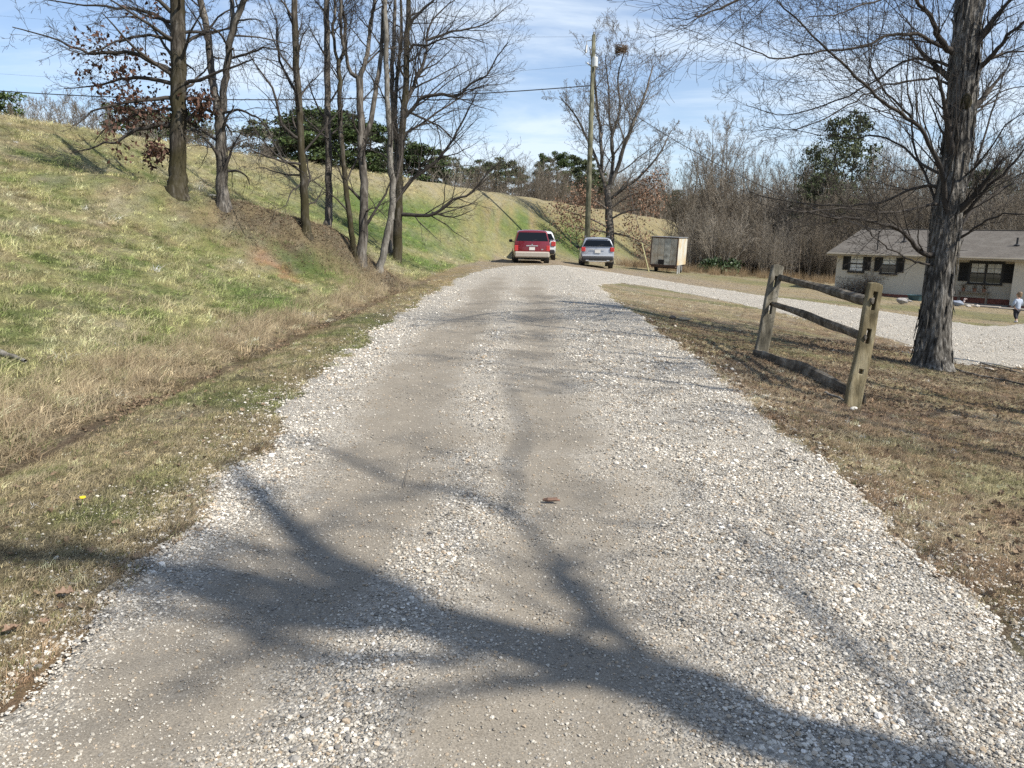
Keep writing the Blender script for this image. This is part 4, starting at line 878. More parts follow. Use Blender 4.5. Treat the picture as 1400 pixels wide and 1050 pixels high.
# the near one: its limbs make the big forked shadow in the foreground
k_s = Vector((SUN_H.x, SUN_H.y, 0))/math.tan(SUN_EL)
def up(px, py, h): g = G(px, py); return Vector((g.x, g.y, 0))+k_s*h+Vector((0, 0, h+g.z))
g0 = Vector((8.1, -1.55, 0)); g0.z = float(H(g0.x, g0.y))
def upg(x, y, h): return Vector((x, y, 0))+k_s*h+Vector((0, 0, h))
top = upg(1.2, 2.05, 7.0)
trunk_pts = [g0-Vector((0, 0, .2)), g0.lerp(top, .33)+Vector((.1, .05, 0)), g0.lerp(top, .66), top]
br = []; rg = random.Random(14)
L_ = [([top, up(1010, 985, 7.6), up(880, 925, 8.2), up(720, 885, 8.8), up(590, 850, 9.5), up(500, 800, 10.2), up(420, 740, 11), up(350, 675, 12), up(310, 630, 13)], [.17, .165, .16, .155, .15, .12, .095, .07, .04]),
      ([up(600, 852, 9.4), up(500, 830, 9.9), up(400, 805, 10.5), up(300, 782, 11.2), up(200, 775, 12), up(60, 735, 13)], [.12, .10, .09, .075, .06, .03]),
      ([up(1000, 980, 7.6), up(860, 890, 8.6), up(790, 800, 9.6), up(715, 720, 10.6), up(700, 660, 11.4), up(710, 590, 12.4), up(690, 500, 13.6)], [.036, .034, .03, .028, .025, .02, .01]),
      ([up(715, 720, 10.6), up(640, 680, 11.2), up(540, 655, 12), up(430, 600, 13)], [.04, .035, .03, .02]),
      ([up(700, 880, 8.9), up(560, 905, 9.4), up(400, 880, 10), up(280, 850, 10.6), up(150, 800, 11.6)], [.045, .04, .035, .03, .02]),
      ([up(560, 850, 9.3), up(440, 845, 9.8), up(310, 808, 10.5), up(160, 768, 11.2), up(0, 752, 12.2), up(-160, 745, 13.2)], [.11, .10, .09, .075, .06, .03]),
      ([top, up(1250, 980, 8.2), up(1120, 850, 9.2), up(1050, 780, 10.2), up(960, 700, 11.6)], [.035, .03, .026, .02, .01])]
for pts, rs in L_:
    p, r = resample(pts, rs, 3, .02, rg); br.append((p, r, 8)); spawn(br, p, r, (p[-1]-p[0]).length*.55, 1, CO, rg, None, frac0=.2, nk=10)
root = empty('bare_tree', g0, 0, label='leaning forked bare tree out of frame whose shadow falls over the foreground gravel', cat='tree', group='trees off the right edge')
p, r = resample(trunk_pts, [.26, .2, .18, .17], 4, .01, rg)
tubes_mesh('trunk', [(rel(p, g0), r, 12)], M_BARK_GREY, root); tubes_mesh('crown', [(rel(p, g0), r, s) for p, r, s in br], M_TWIG, root)

# ---- pines
def pine_free(h, r, seed, crown0=.45, w_=.24, needle=M_NEEDLE, dens=26):
    rg = random.Random(seed); nr = np.random.RandomState(seed); tr = []; n = 9; pts = [Vector((0, 0, -.3))]; rs = [r*1.2]
    for i in range(n): pts.append(Vector((rg.gauss(0, .05)*h*.05+pts[-1].x, rg.gauss(0, .05)*h*.05+pts[-1].y, h*(i+1)/n))); rs.append(r*(1-.85*(i+1)/n))
    tr.append((pts, rs, 6)); C = []
    for k in range(46):
        f = crown0+(1-crown0)*((k+rg.random())/46); z_ = h*f; az = rg.uniform(0, 6.28); u = (f-crown0)/(1-crown0); L = h*w_*(math.sin(math.pi*min(1, .2+u*.72))**.7)*rg.uniform(.45, 1.1)
        p = Vector((pts[-1].x*f, pts[-1].y*f, z_)); e = p+Vector((math.cos(az)*L, math.sin(az)*L, L*rg.uniform(.05, .5))); mid_ = p.lerp(e, .5)+Vector((0, 0, -.04*L))
        tr.append(([p, mid_, e], [r*.22, r*.14, r*.06], 3)); C += [(e, .062*h*rg.uniform(.6, 1.1)), (p.lerp(e, .62)+Vector((rg.gauss(0, .03)*h, rg.gauss(0, .03)*h, .02*h)), .045*h)]
    V = []; 
    for c, s in C:
        m = int(dens*3.2); q = nr.normal(0, 1, (m, 3)); q /= np.linalg.norm(q, axis=1, keepdims=True); q *= (nr.rand(m, 1)**.45)*s*np.array([1, 1, .62]); q += np.array(tuple(c))
        a = nr.normal(0, 1, (m, 3)); a[:, 2] += .8; a /= np.linalg.norm(a, axis=1, keepdims=True); b = np.cross(a, nr.normal(0, 1, (m, 3))); b /= np.linalg.norm(b, axis=1, keepdims=True); sz = h*.012*nr.uniform(.6, 1.4, (m, 1))
        V.append(np.stack([q-b*sz*.5, q+b*sz*.5, q+a*sz*1.5], 1).reshape(-1, 3))
    V = np.concatenate(V); i = np.arange(len(V)//3)*3
    t_ = tubes_mesh('trunk', tr, M_BARK_DARK, free=True); c_ = mesh_np('crown', V, np.c_[i, i+1, i+2], needle, False, 'free'); return t_.data, c_.data
def inst(name, meshes, loc, s, rz, label, cat='tree', group=None, names=('trunk', 'crown')):
    root = empty(name, loc, rz, label=label, cat=cat, group=group); root.scale = (s, s, s) if not hasattr(s, '__len__') else s
    for nm, me in zip(names, meshes): link(bpy.data.objects.new(nm, me), root)
    return root
loose = [pine_free(12, .16, 420+i, .42, .17, M_NEEDLE2, 11) for i in range(2)]
pines = [pine_free(12, .2, 400+i, .38+.05*i, .22, M_NEEDLE if i % 2 == 0 else M_NEEDLE2) for i in range(4)]
pr = random.Random(17)
ORD = ['leftmost', 'second', 'third', 'fourth', 'fifth', 'sixth', 'seventh', 'eighth', 'rightmost']
def nth(i, n): return 'leftmost' if i == 0 else 'rightmost' if i == n-1 else ORD[i]
def at_depth(px, d, py_top=None, py_base=None):
    p = P(px, 300, d); return Vector((p.x, p.y, float(H(p.x, p.y))))
def tree_at(name, lib, px, top, d, label, group, wsc=1):
    """stand a library tree (12 m) at depth d so that its top reaches the sighted row"""
    b = at_depth(px, d); zt = P(px, top, d).z; s = (zt-b.z)/12.; q = lib[pr.randrange(len(lib))]
    return inst(name, q, b, (s*wsc, s*wsc, s), pr.uniform(0, 6.28), label, 'tree', group)
for i_, (px, top, d, ws) in enumerate([(392, 172, 92, 1.7), (430, 160, 88, 1.8), (470, 166, 95, 1.8), (505, 178, 90, 1.6), (545, 200, 100, 1.4), (575, 205, 98, 1.7), (605, 218, 104, 1.2)]):
    tree_at('pine_tree', pines, px, top, d, nth(i_, 7)+' pine of the dark clump behind the crest, seen between the bank trees', 'pines behind the hill crest, left clump', ws)
for i_, (px, top, d, ws) in enumerate([(640, 234, 120, 1.1), (665, 226, 115, 1.3), (690, 224, 118, 1.4), (712, 238, 122, 1.2), (738, 217, 125, .8), (760, 214, 120, 1.1), (780, 218, 126, 1.2), (800, 222, 122, 1.2), (818, 240, 130, 1.2)]):
    tree_at('pine_tree', pines, px, top, d, nth(i_, 9)+' of the pines standing above the hill crest left of the utility pole', 'pines above the hill crest by the pole', ws)
for px, top, d, ws, lb in [(8, 138, 70, 1.2, 'dark pine at the far left edge behind the hill crest'), (190, 158, 80, 1.3, 'squat pine behind the hill crest left of the dark oak'), (262, 166, 90, 1.4, 'squat pine behind the hill crest between the oak and the forked tree')]:
    tree_at('pine_tree', pines, px, top, d, lb, None, ws)
for px, top, d, ws, lb in [(1135, 172, 76, .9, 'tallest green pine in the bare wood left of the shaggy tree'), (1158, 162, 82, .8, 'thin green pine in the bare wood just left of the shaggy tree'), (1108, 205, 80, .8, 'small green pine left of the tallest one in the bare wood'), (1120, 245, 70, 1.3, 'low bushy pine standing in front of the tallest pine'),
                         (1345, 238, 85, 1.3, 'round topped pine beyond the house right of the shaggy tree')]:
    tree_at('pine_tree', pines if px in (1120, 1345) else loose, px, top, d, lb, None, ws)
for i_, (px, top, d, ws) in enumerate([(850, 262, 190, 1.5), (880, 268, 200, 1.6), (905, 266, 190, 1.6), (925, 262, 185, 1.4), (945, 268, 170, 1.6), (965, 262, 165, 1.5)]):
    tree_at('pine_tree', pines, px, top, d, nth(i_, 6)+' distant evergreen behind the far end of the hill, right of the pole', 'distant evergreens at the end of the hill', ws)

# ---- bare woods
CW = Cfg(3, nseg=[9, 6, 4, 3, 3], kids=[17, 8, 5], ratio=[.42, .5, .5, .5], ang=[38, 38, 42, 42], wig=[.04, .09, .13, .18], trop=[.03, .05, .05, .03], rk=.4, rmin=.013, sides=[5, 4, 3, 3], start=[.3, .15, .1])
def lib_bare(seed, r, mat, cfg=CW, kind='bare', stems=4):
    a, c, _ = bare(12, r, seed, cfg, tl=.5) if kind == 'bare' else vase(12, r, seed, stems, cfg)
    return tubes_mesh('trunk', a, mat, free=True).data, tubes_mesh('crown', c, mat, free=True).data
woods = [lib_bare(500+i, .11+.015*(i % 4), [M_WOOD_FAR, M_WOOD_FAR, M_WOOD_PALE, M_WOOD_FAR][i % 4]) for i in range(8)]
vases = [lib_bare(600+i, .2, M_WOOD_FAR, kind='vase', stems=4+i) for i in range(3)]
def lib_stand(seed, nst=13, rad=3.2):
    rg = random.Random(seed); cf = Cfg(2, nseg=[7, 5, 3], kids=[13, 6], ratio=[.28, .5], ang=[32, 38], wig=[.05, .12, .16], trop=[.03, .05, .04], rk=.45, rmin=.018, sides=[4, 3, 3], start=[.22, .1], taper=.9); b_ = []
    for _ in range(nst):
        a = rg.uniform(0, 6.28); q = rad*math.sqrt(rg.random()); grow(b_, Vector((q*math.cos(a), q*math.sin(a), -.3)), Vector((rg.gauss(0, .07), rg.gauss(0, .07), 1)).normalized(), 12*rg.uniform(.45, 1), rg.uniform(.045, .10), 0, cf, rg)
    return tubes_mesh('thicket', b_, M_WOOD_FAR if seed % 2 else M_WOOD_PALE, free=True)
brushes = [lib_stand(701+i) for i in range(5)]
for px, top, d, lib, lb, ws in [(980, 163, 78, vases, 'tallest spreading bare tree at the left end of the wood', .8), (935, 205, 72, vases, 'spreading bare tree behind the box trailer', .8), (1042, 205, 80, woods, 'slim upright bare tree in the wood right of the spreading one', .8),
                            (1010, 275, 64, woods, 'small pale forked sapling at the front of the wood above the green bush', .9), (1078, 250, 75, woods, 'upright bare tree in the wood left of the pines', .8), (1095, 215, 82, woods, 'taller bare tree close behind the small green pine', .8)]:
    tree_at('bare_tree', lib, px, top, d, lb, None, ws)
n = 0
for row, (d, x0, x1, step, t0, t1) in enumerate([(66, 950, 1500, 17, 245, 290), (74, 940, 1560, 15, 222, 270), (84, 930, 1560, 15, 190, 255), (96, 930, 1560, 16, 205, 250), (112, 900, 1560, 18, 235, 262)]):
    px = x0
    while px < x1:
        px += step*pr.uniform(.55, 1.45); hi_ = 30*math.exp(-((px-1050)/60)**2)*0
        tree_at('bare_tree', woods+[vases[0]], px, pr.uniform(t0, t1)-(18 if px > 1180 else 0), d+pr.uniform(-4, 4), 'bare brown tree in the wood behind the house and trailer', 'bare trees of the wood behind the house', pr.uniform(.6, 1.0)); n += 1
for px in range(8, 380, 13):
    tree_at('bare_tree', woods+vases, px+pr.uniform(-5, 5), 128+px*.13+pr.uniform(-6, 20), 75+pr.uniform(-8, 14), 'bare grey tree behind the hill crest at the left', 'bare trees behind the hill crest at the left', .9); n += 1
for px in range(560, 850, 19):
    tree_at('bare_tree', woods, px+pr.uniform(-6, 6), 238+(px-560)*.06+pr.uniform(-6, 10), 112+pr.uniform(-8, 14), 'thin bare tree among the pines behind the hill crest', 'bare trees among the pines behind the hill crest', .9); n += 1
print('wood trees', n)
# undergrowth and the deep wood behind: a mass nobody could count
x, y = [], []
for (d0, d1, a0, a1, cnt) in [(62, 74, 945, 1560, 240), (74, 125, 925, 1600, 620), (125, 190, 860, 1600, 300)]:
    pxs = np.random.uniform(a0, a1, cnt); ds = np.random.uniform(d0, d1, cnt)
    for a, d in zip(pxs, ds): q = P(a, 300, d); x.append(q.x); y.append(q.y)
x, y = np.array(x), np.array(y); k = x > toe(y)+2.0; x, y = x[k], y[k]; n = len(x)
dd_ = np.hypot(x, y)
bobs = brushes
sc_ = np.where(dd_ < 76, np.random.uniform(.3, .5, n), np.random.uniform(.5, .8, n))*np.where(dd_ > 120, 1.15, 1)
scatter('woodland_thicket', place(x, y, -.1), np.c_[np.zeros((n, 2)), np.random.uniform(0, 6.28, n)], np.c_[sc_*1.1, sc_*1.1, sc_], np.full((n, 3), .2), bobs,
        label='grey brown leafless thicket filling the wood on the right', cat='woodland')
x, y = [], []
for (d0, d1, a0, a1, cnt) in [(66, 86, -30, 380, 150), (88, 130, 360, 860, 150), (130, 230, 780, 960, 260)]:
    pxs = np.random.uniform(a0, a1, cnt); ds = np.random.uniform(d0, d1, cnt)
    for a, d in zip(pxs, ds): q = P(a, 300, d); x.append(q.x); y.append(q.y)
x, y = np.array(x), np.array(y); k = x < crest(y)-7; x, y = x[k], y[k]; n = len(x); sc_ = np.random.uniform(.42, .72, n)*np.where(y > 128, 1.5, 1)
bobs2 = [bpy.data.objects.new('thicket', b.data) for b in brushes]
scatter('crest_thicket', place(x, y, -.1), np.c_[np.zeros((n, 2)), np.random.uniform(0, 6.28, n)], np.c_[sc_*1.2, sc_*1.2, sc_], np.full((n, 3), .2), bobs2,
        label='leafless thicket behind the hill crest', cat='woodland')

# ------------------------------------------------------------------ house
M_WALL = plain('painted_siding', (.54, .485, .385), .85, var=.06, vs=1.2, bump=.15, bs=30)
M_TRIM = plain('beige_trim', (.38, .33, .25), .7, var=.08)
M_BRICK = plain('red_brick', (.25, .085, .055), .85, var=.3, vs=9, bump=.4, bs=60, dirt=(.16, .06, .045), dirts=5)
M_ROOF = plain('asphalt_shingle', (.12, .105, .088), .95, var=.22, vs=7, bump=.5, bs=60, dirt=(.155, .14, .12), dirts=1.5)
M_BLACK = plain('black_paint', (.012, .012, .013), .5, spec=.4)
M_GLASS = plain('window_glass', (.03, .035, .035), .08, spec=.8)
M_PANE_REFL = plain('pane_reflection', (.62, .62, .58), .7, var=.15, vs=6)  # white reflection in the windows, painted as an even pane colour
M_CONC = plain('concrete', (.27, .24, .20), .9, var=.15, vs=3, bump=.2)
M_METAL = plain('grey_metal', (.33, .33, .32), .45, metal=.6, var=.15)
HO = P(1140, 400, 46); HO.z = 0; PH = R(42)
HU = Vector((math.cos(PH), -math.sin(PH), 0)); HV = Vector((math.sin(PH), math.cos(PH), 0))     # along the front, into the house
GB = -1.98                                                                                     # ground line at the front
house = empty('brick_house', (HO.x, HO.y, GB), -PH, label='low beige house with black shutters and grey shingle roof beyond the right driveway', cat='house')
def hz_(z): return z-GB
def fac(px, py, rec=0):
    """where a line of sight meets the front wall (rec = set-back): (u, z) in house coordinates"""
    d = ray(px, py); o = HO+HV*rec; t = ((o-CAM).dot(HV))/d.dot(HV); q = CAM+d*t; return (q-HO).dot(HU), q.z-GB
EA = 2.66; U1, U2, U3 = 5.0, 9.0, 16.5; REC = 1.3; DEP = 10.4; FB = .48
m = MB()
def wall(m, u0, u1, v0, v1, z0, z1): m.box(((u0+u1)/2, (v0+v1)/2, (z0+z1)/2), (u1-u0, v1-v0, z1-z0))
wall(m, 0, U1, 0, .15, FB, EA); wall(m, U1-.15, U1, .15, REC, FB, EA); wall(m, U1, U2, REC, REC+.15, FB, EA); wall(m, U2, U2+.15, .15, REC, FB, EA); wall(m, U2, U3, 0, .15, .28, EA)
wall(m, 0, .15, .15, DEP, FB, EA); wall(m, U3-.15, U3, .15, DEP, FB, EA); wall(m, .15, U3-.15, DEP-.15, DEP, FB, EA)
m.add([(0, 0, EA), (0, DEP, EA), (0, DEP/2, EA+1.30)], [(0, 2, 1)]); m.add([(U3, 0, EA), (U3, DEP, EA), (U3, DEP/2, EA+1.30)], [(0, 1, 2)])
m.build('wall', M_WALL, house)
m = MB(); wall(m, -.03, U1+.03, -.03, .14, -.4, FB-.003); wall(m, -.03, .14, .143, DEP, -.6, FB-.003); wall(m, U1-.14, U1+.03, .143, REC-.03, -.4, FB-.003); wall(m, U1+.033, U2-.003, REC-.03, REC+.14, -.4, FB-.003); wall(m, U2+.003, U3+.03, .02, .14, -.6, .277)
m.build('brick_foundation', M_BRICK, house)
m = MB(); oh = .45; rz = 1.46; sl = rz/(DEP/2+oh); e0, e1 = -.45, U3+.45; y0, y1, zt = -oh, DEP+oh, EA-.05
th = .09
for s_, (ya, yb) in ((1, (y0, DEP/2)), (-1, (y1, DEP/2))):
    A_ = [(e0, ya, zt+.02), (e1, ya, zt+.02), (e1, yb, zt+rz), (e0, yb, zt+rz)]; B_ = [(a, b, c+th) for a, b, c in A_]
    m.add(A_+B_, [(0, 1, 2, 3), (4, 5, 6, 7), (0, 1, 5, 4), (1, 2, 6, 5), (3, 0, 4, 7)])
roof = m.build('roof', M_ROOF, house)
m = MB()   # shingle courses: butt edges just proud of the roof plane
L_ = math.hypot(DEP/2+oh, rz); nrow = 26
for k in range(1, nrow):
    f = k/nrow; yy_ = y0+(DEP/2+oh)*f; z_ = zt+.02+(rz-.02)*f+th
    m.box(((e0+e1)/2, yy_, z_+.004), (e1-e0-.02, .03, .014), rot=(math.atan(sl), 0, 0))
sh = m.build('shingle_courses', M_ROOF, roof); sh['kind'] = 'stuff'
m = MB(); m.box(((e0+e1)/2, DEP/2, zt+rz+th+.01), (e1-e0, .26, .035), .008); m.build('ridge_cap', M_ROOF, roof)
m = MB(); m.box(((e0+e1)/2, y0-.012, zt+.01), (e1-e0+.02, .025, .15)); m.box(((e0+e1)/2, y0-.085, zt+.05), (e1-e0, .11, .09), .02); m.build('fascia', M_TRIM, house)
m = MB(); m.box(((e0+e1)/2, (y0+.0)/2, zt-.012), (e1-e0-.02, oh-.01, .02)); m.build('soffit', M_TRIM, house)
m = MB(); m.box(((U1+U2)/2, REC/2+.05, zt-.012), (U2-U1-.16, REC-.1, .02)); m.build('porch_ceiling', M_TRIM, house)
for (px0, px1, pya, pyb, rec, sw, nw) in [(1163.5, 1179.5, 350, 371, 0, .34, 1), (1207.5, 1224.5, 351, 373.5, 0, .34, 1), (1328.5, 1367.5, 360, 388, REC, .50, 2)]:
    u0, zt_ = fac(px0, pya, rec); u1, zb = fac(px1, pyb, rec); v = rec-.02
    wf = MB()
    f = .055
    wf.box(((u0+u1)/2, v-.03, zt_+.07), (u1-u0+.2, .08, .14)); wf.box(((u0+u1)/2, v-.045, zb-.05), (u1-u0+.2, .13, .10)); 
    for uu in ([u0-.03, u1+.03] if nw == 1 else [u0-.03, (u0+u1)/2, u1+.03]): wf.box((uu, v-.03, (zt_+zb)/2), (.075 if nw == 1 else .085, .07, zt_-zb-.004))
    wf.box(((u0+u1)/2, v-.025, (zt_+zb)/2), (u1-u0, .055, .05))
    win = wf.build('window', M_BLACK, house)
    segs = [(u0, u1)] if nw == 1 else [(u0, (u0+u1)/2-.04), ((u0+u1)/2+.04, u1)]
    for a, b in segs:
        for (za, zb_), bl in (((zb+.03, (zt_+zb)/2-.03), 0), (((zt_+zb)/2+.03, zt_), 1)):
            g = MB(); g.box(((a+b)/2, v-.005, (za+zb_)/2), (b-a-.07, .01, zb_-za-.02)); g.build('pane', M_PANE_REFL if (bl or (nw == 1 and u0 < 1.6)) else M_GLASS, win)
            g = MB()
            g.box(((a+b)/2, v-.016, (za+zb_)/2), (.018, .012, zb_-za-.02)); g.box(((a+b)/2-(b-a)*.25+.0, v-.018, (za+zb_)/2), (.001, .001, .001)); g.box(((a+b)/2, v-.0165, (za+zb_)/2), (b-a-.07, .012, .018)); g.build('muntin', M_BLACK, win)
    for uu in (u0-.07-sw/2, u1+.07+sw/2):
        s_ = MB(); hh = zt_-zb-.02; s_.box((uu, v-.02, (zt_+zb)/2+.04), (sw, .035, hh)); so_ = s_.build('shutter', M_BLACK, house)
        q = MB()
        for k in range(14): q.box((uu, v-.045, (zt_+zb)/2+.04-hh/2+.07+k*(hh-.14)/13), (sw-.09, .02, .03), rot=(.5, 0, 0))
        l_ = q.build('louvre_slats', M_BLACK, so_); l_['kind'] = 'stuff'
# downspout, meter, pipes
ud, _ = fac(1195, 360); m = MB(); m.tube([(ud, -.06, EA-.06), (ud, -.06, 1.05)], .035, 8); m.build('conduit', M_TRIM, house)
m = MB(); m.box((ud, -.09, .95), (.24, .14, .36), .02); m.lathe([(.085, -.20), (.085, -.16)], (ud, 0, 1.0), 'y', 12); m.build('electric_meter', M_METAL, house)
uc = U1-.02; m = MB(); m.box((uc, -.05, (EA+.1)/2), (.09, .07, EA-.15), .01); m.build('downspout', M_TRIM, house)
m = MB(); ur, zr_ = fac(1197, 338); m.tube([(ur, .35, EA+.05), (ur, .35, EA+1.35)], .035, 8); m.lathe([(.10, 0), (.05, .06)], (ur, .35, EA+.14), 'z', 10); m.build('service_mast', M_BLACK, roof)
for px, v in [(1236, 2.2), (1391, 1.9)]:
    u_, _ = fac(px, 330, v); z_ = zt+.02+sl*(v+oh)+th
    m = MB(); m.tube([(u_, v, z_-.1), (u_, v, z_+.42)], .05, 8); m.lathe([(.16, 0), (.07, .07)], (u_, v, z_+.02), 'z', 10); m.build('vent_pipe', M_BLACK, roof)
# porch slab and walk
m = MB(); m.box(((U1+U2)/2, REC/2-.15, .10), (U2-U1-.2, REC+.1, .20), .01); sl_ = m.build('porch_slab', M_CONC, house)
def on_front(px, py, v):        # point on the ground in front of the house
    u, _ = fac(px, py, v); q = HO+HU*u+HV*v; q.z = float(H(q.x, q.y)); return q
wk = empty('walkway', (0, 0, 0)); wk['kind'] = 'structure'
for k in range(9):
    u = 4.6+k*1.22; q = HO+HU*u+HV*(-1.15); q.z = float(H(q.x, q.y)); s_ = MB(); s_.box((0, 0, .0), (1.2, .95, .09), .01); o = s_.build('slab', M_CONC, wk); o.location = q+Vector((0, 0, .03)); o.rotation_euler = (0, 0, -PH)
# porch furniture
def wood(name, c, **k): return plain(name, c, .8, var=.3, vs=6, bump=.3, bs=25, **k)
M_PORCH = wood('porch_wood', (.30, .24, .17))
u0, _ = fac(1322, 400, REC-.35); pb = HO+HU*(u0-.6)+HV*(REC-.35)
tb = empty('plant_table', (pb.x+HU.x*.9, pb.y+HU.y*.9, GB+.20), -PH, label='small wooden porch table under the wide shuttered window', cat='table')
m = MB(); m.box((0, 0, .60), (1.5, .42, .04), .006); m.build('tabletop', M_PORCH, tb)
for a in (-.66, .66):
    for b in (-.16, .16): s_ = MB(); s_.box((a, b, .29), (.05, .05, .58)); s_.build('leg', M_PORCH, tb)
M_POT = plain('clay_pot', (.30, .15, .09), .8, var=.2); M_DRY = plain('dry_plant', (.17, .12, .07), .9, var=.4)
for k, (du, hh, lb) in enumerate([(-.5, .35, 'leftmost potted dry plant on the porch table'), (.05, .3, 'middle potted dry plant on the porch table'), (.5, .32, 'rightmost potted dry plant on the porch table')]):
    q = tb.location+HU*du; pt = empty('potted_plant', (q.x, q.y, q.z+.62), 0, label=lb, cat='plant', group='potted plants on the porch table')
    MB().lathe([(.07, 0), (.10, .17), (.11, .19), (.085, .19)], (0, 0, 0), 'z', 12).build('pot', M_POT, pt); rg = random.Random(k); b_ = []
    for _ in range(26): grow(b_, Vector((0, 0, .17)), Vector((rg.gauss(0, .5), rg.gauss(0, .5), 1)).normalized(), hh*rg.uniform(.6, 1.1), .006, 2, Cfg(3, kids=[1, 1, 3, 1], rmin=.004, trop=[0, 0, -.1, -.1, -.1]), rg)
    tubes_mesh('foliage', b_, M_DRY, pt)
# leafless climbers against the wall
for (pxa, pxb, hh, sd_, lb) in [(1152, 1172, 1.5, 5, 'leafless climbing shrub below the left shuttered window'), (1182, 1197, 1.7, 6, 'denser leafless climbing shrub beside the electric meter')]:
    ua, _ = fac(pxa, 400); ub, _ = fac(pxb, 400); q = HO+HU*((ua+ub)/2)+HV*(-.28); q.z = GB-.05; rg = random.Random(sd_); b_ = []
    sh_ = empty('wall_shrub', q, -PH, label=lb, cat='shrub')
    for _ in range(34 if sd_ == 6 else 16):
        p0 = Vector((rg.uniform(-.5, .5)*(ub-ua)*.8, rg.uniform(-.1, .12), 0)); grow(b_, p0, Vector((rg.gauss(0, .22), rg.gauss(0, .08), 1)).normalized(), hh*rg.uniform(.55, 1.05), .014, 2, Cfg(4, nseg=[8, 8, 8, 4, 3], kids=[1, 1, 7, 3], rmin=.005, wig=[.1]*5, trop=[.0]*5, sides=[4]*5, ratio=[.5, .5, .4, .4]), rg)
    tubes_mesh('stems', b_, plain('dark_stem', (.10, .075, .06), .9, var=.3), sh_)
    lv = leaves_mesh('dead_leaves', [p[-1] for p, r, s in b_ if len(p) < 6], .07, M_DRY, sh_, per=1, spread=.05); lv['kind'] = 'stuff'
# things in front of the foundation
q = G(1251, 411); o = MB().lathe([(.30, 0), (.40, .26), (.43, .30), (.38, .30), (.34, .12)], (0, 0, 0), 'z', 20).build('planter_tub', plain('teal_plastic', (.03, .075, .09), .5, var=.1)); o.location = q; tag(o, 'dark teal planter tub against the brick foundation, left of the shaggy tree', 'planter')
def goose(q, rz, label, c1, c2, s=1, pose=0):
    r_ = empty('goose_statue', q, rz, label=label, cat='garden statue')
    bm = bmesh.new(); bmesh.ops.create_uvsphere(bm, u_segments=18, v_segments=12, radius=.5)
    for v in bm.verts:
        x, y, z = v.co; tl = max(0, -x); v.co = Vector((x*1.05, y*.55*(1-.5*tl), z*.55+.30+tl*.16+.03*math.sin(9*x)))
    me = bpy.data.meshes.new('body'); bm.to_mesh(me); bm.free(); me.materials.append(c1); me.polygons.foreach_set('use_smooth', [True]*len(me.polygons)); b = link(bpy.data.objects.new('body', me), r_)
    nk = [(.38, 0, .38), (.50, 0, .52), (.50, 0, .70), (.56, 0, .78)] if pose == 0 else [(.38, 0, .34), (.56, 0, .36), (.66, 0, .34), (.74, 0, .30)]
    MB().tube(nk, [.13, .09, .075, .10], 10).tube([nk[-1], (nk[-1][0]+.18, 0, nk[-1][2]-.03)], [.05, .02], 8).build('head', c2, r_, True)
    for sgn in (-1, 1): MB().tube([(.25, sgn*.27, .36), (-.1, sgn*.29, .38), (-.5, sgn*.16, .44)], [.05, .12, .02], 8).build('wing', c1, r_, True)
    r_.scale = (s, s, s); return r_
M_SG = plain('grey_statue', (.30, .28, .26), .85, var=.3, vs=6); M_SB = plain('bluish_statue', (.25, .28, .34), .8, var=.15, vs=6); M_SP = plain('pink_beige_statue', (.58, .46, .42), .8, var=.15)
goose(G(1233, 416), -PH+.3, 'pale grey weathered garden ornament lying low on the leaves left of the shaggy tree', M_SG, M_SG, .50, 1)
goose(G(1309, 419), -PH+.2, 'bluish garden ornament with pinkish upright head at the brick foundation right of the shaggy tree', M_SB, M_SP, .52)
for k, (px, lb) in enumerate([(1324, 'small pale stone by the brick foundation just right of the bluish ornament'), (1336, 'second small pale stone along the brick foundation, nearer the porch corner')]):
    q = G(px, 420); o = stone(40+k, plain('pale_rock', (.45, .42, .38), .9, var=.2)); link(o); o.name = 'rock'; o.location = q+Vector((0, 0, .06)); o.scale = (.35, .25, .25); tag(o, lb, 'rock', 'stones by the foundation')

# ------------------------------------------------------------------ utility pole, wires, guy
PD = 52; pb = P(803, 320, PD); pb.z = float(H(pb.x, pb.y)); ptop = P(812, 48, PD)
pole = empty('utility_pole', pb, 0, label='tall weathered wooden utility pole behind the silver car', cat='utility pole')
M_POLE = bark('pole_wood', (.06, .06, .038), (.12, .117, .078), (.20, .19, .135), zs=.05, sc=9, bump=.4)
MB().tube([(0, 0, -.6), (ptop-pb)*.5, ptop-pb], [.20, .17, .125], 14).build('pole', M_POLE, pole, True)
tpz = (ptop-pb)
m = MB(); tq = (P(813.5, 85, PD-.35)-pb); m.lathe([(.17, -.30), (.19, -.26), (.19, .26), (.17, .32), (.05, .34)], tq, 'z', 16); m.tube([tq+Vector((0, 0, .3)), tq+Vector((0, 0, .5))], [.04, .03], 8); m.box(tq+Vector((-.02, .22, 0)), (.1, .2, .4)); tr_ = m.build('transformer', plain('pale_grey_can', (.5, .52, .52), .4, var=.1), pole)
MB().lathe([(.05, 0), (.07, .04), (.05, .08), (.07, .12), (.03, .16)], P(812, 47, PD)-pb, 'z', 10).build('insulator', M_METAL, pole)
m = MB(); a_ = P(811, 55, PD)-pb; b_ = P(802, 56, PD)-pb; m.tube([a_, b_, P(802, 66, PD)-pb], .03, 6); m.tube([P(802, 62, PD)-pb, P(801, 72, PD)-pb], .07, 8); m.build('bracket', M_METAL, pole)
m = MB(); m.tube([P(808, 90, PD)-pb, P(803, 86, PD)-pb], .05, 6); m.build('fuse_cutout', M_METAL, pole)
M_WIRE = plain('black_cable', (.02, .02, .022), .6)
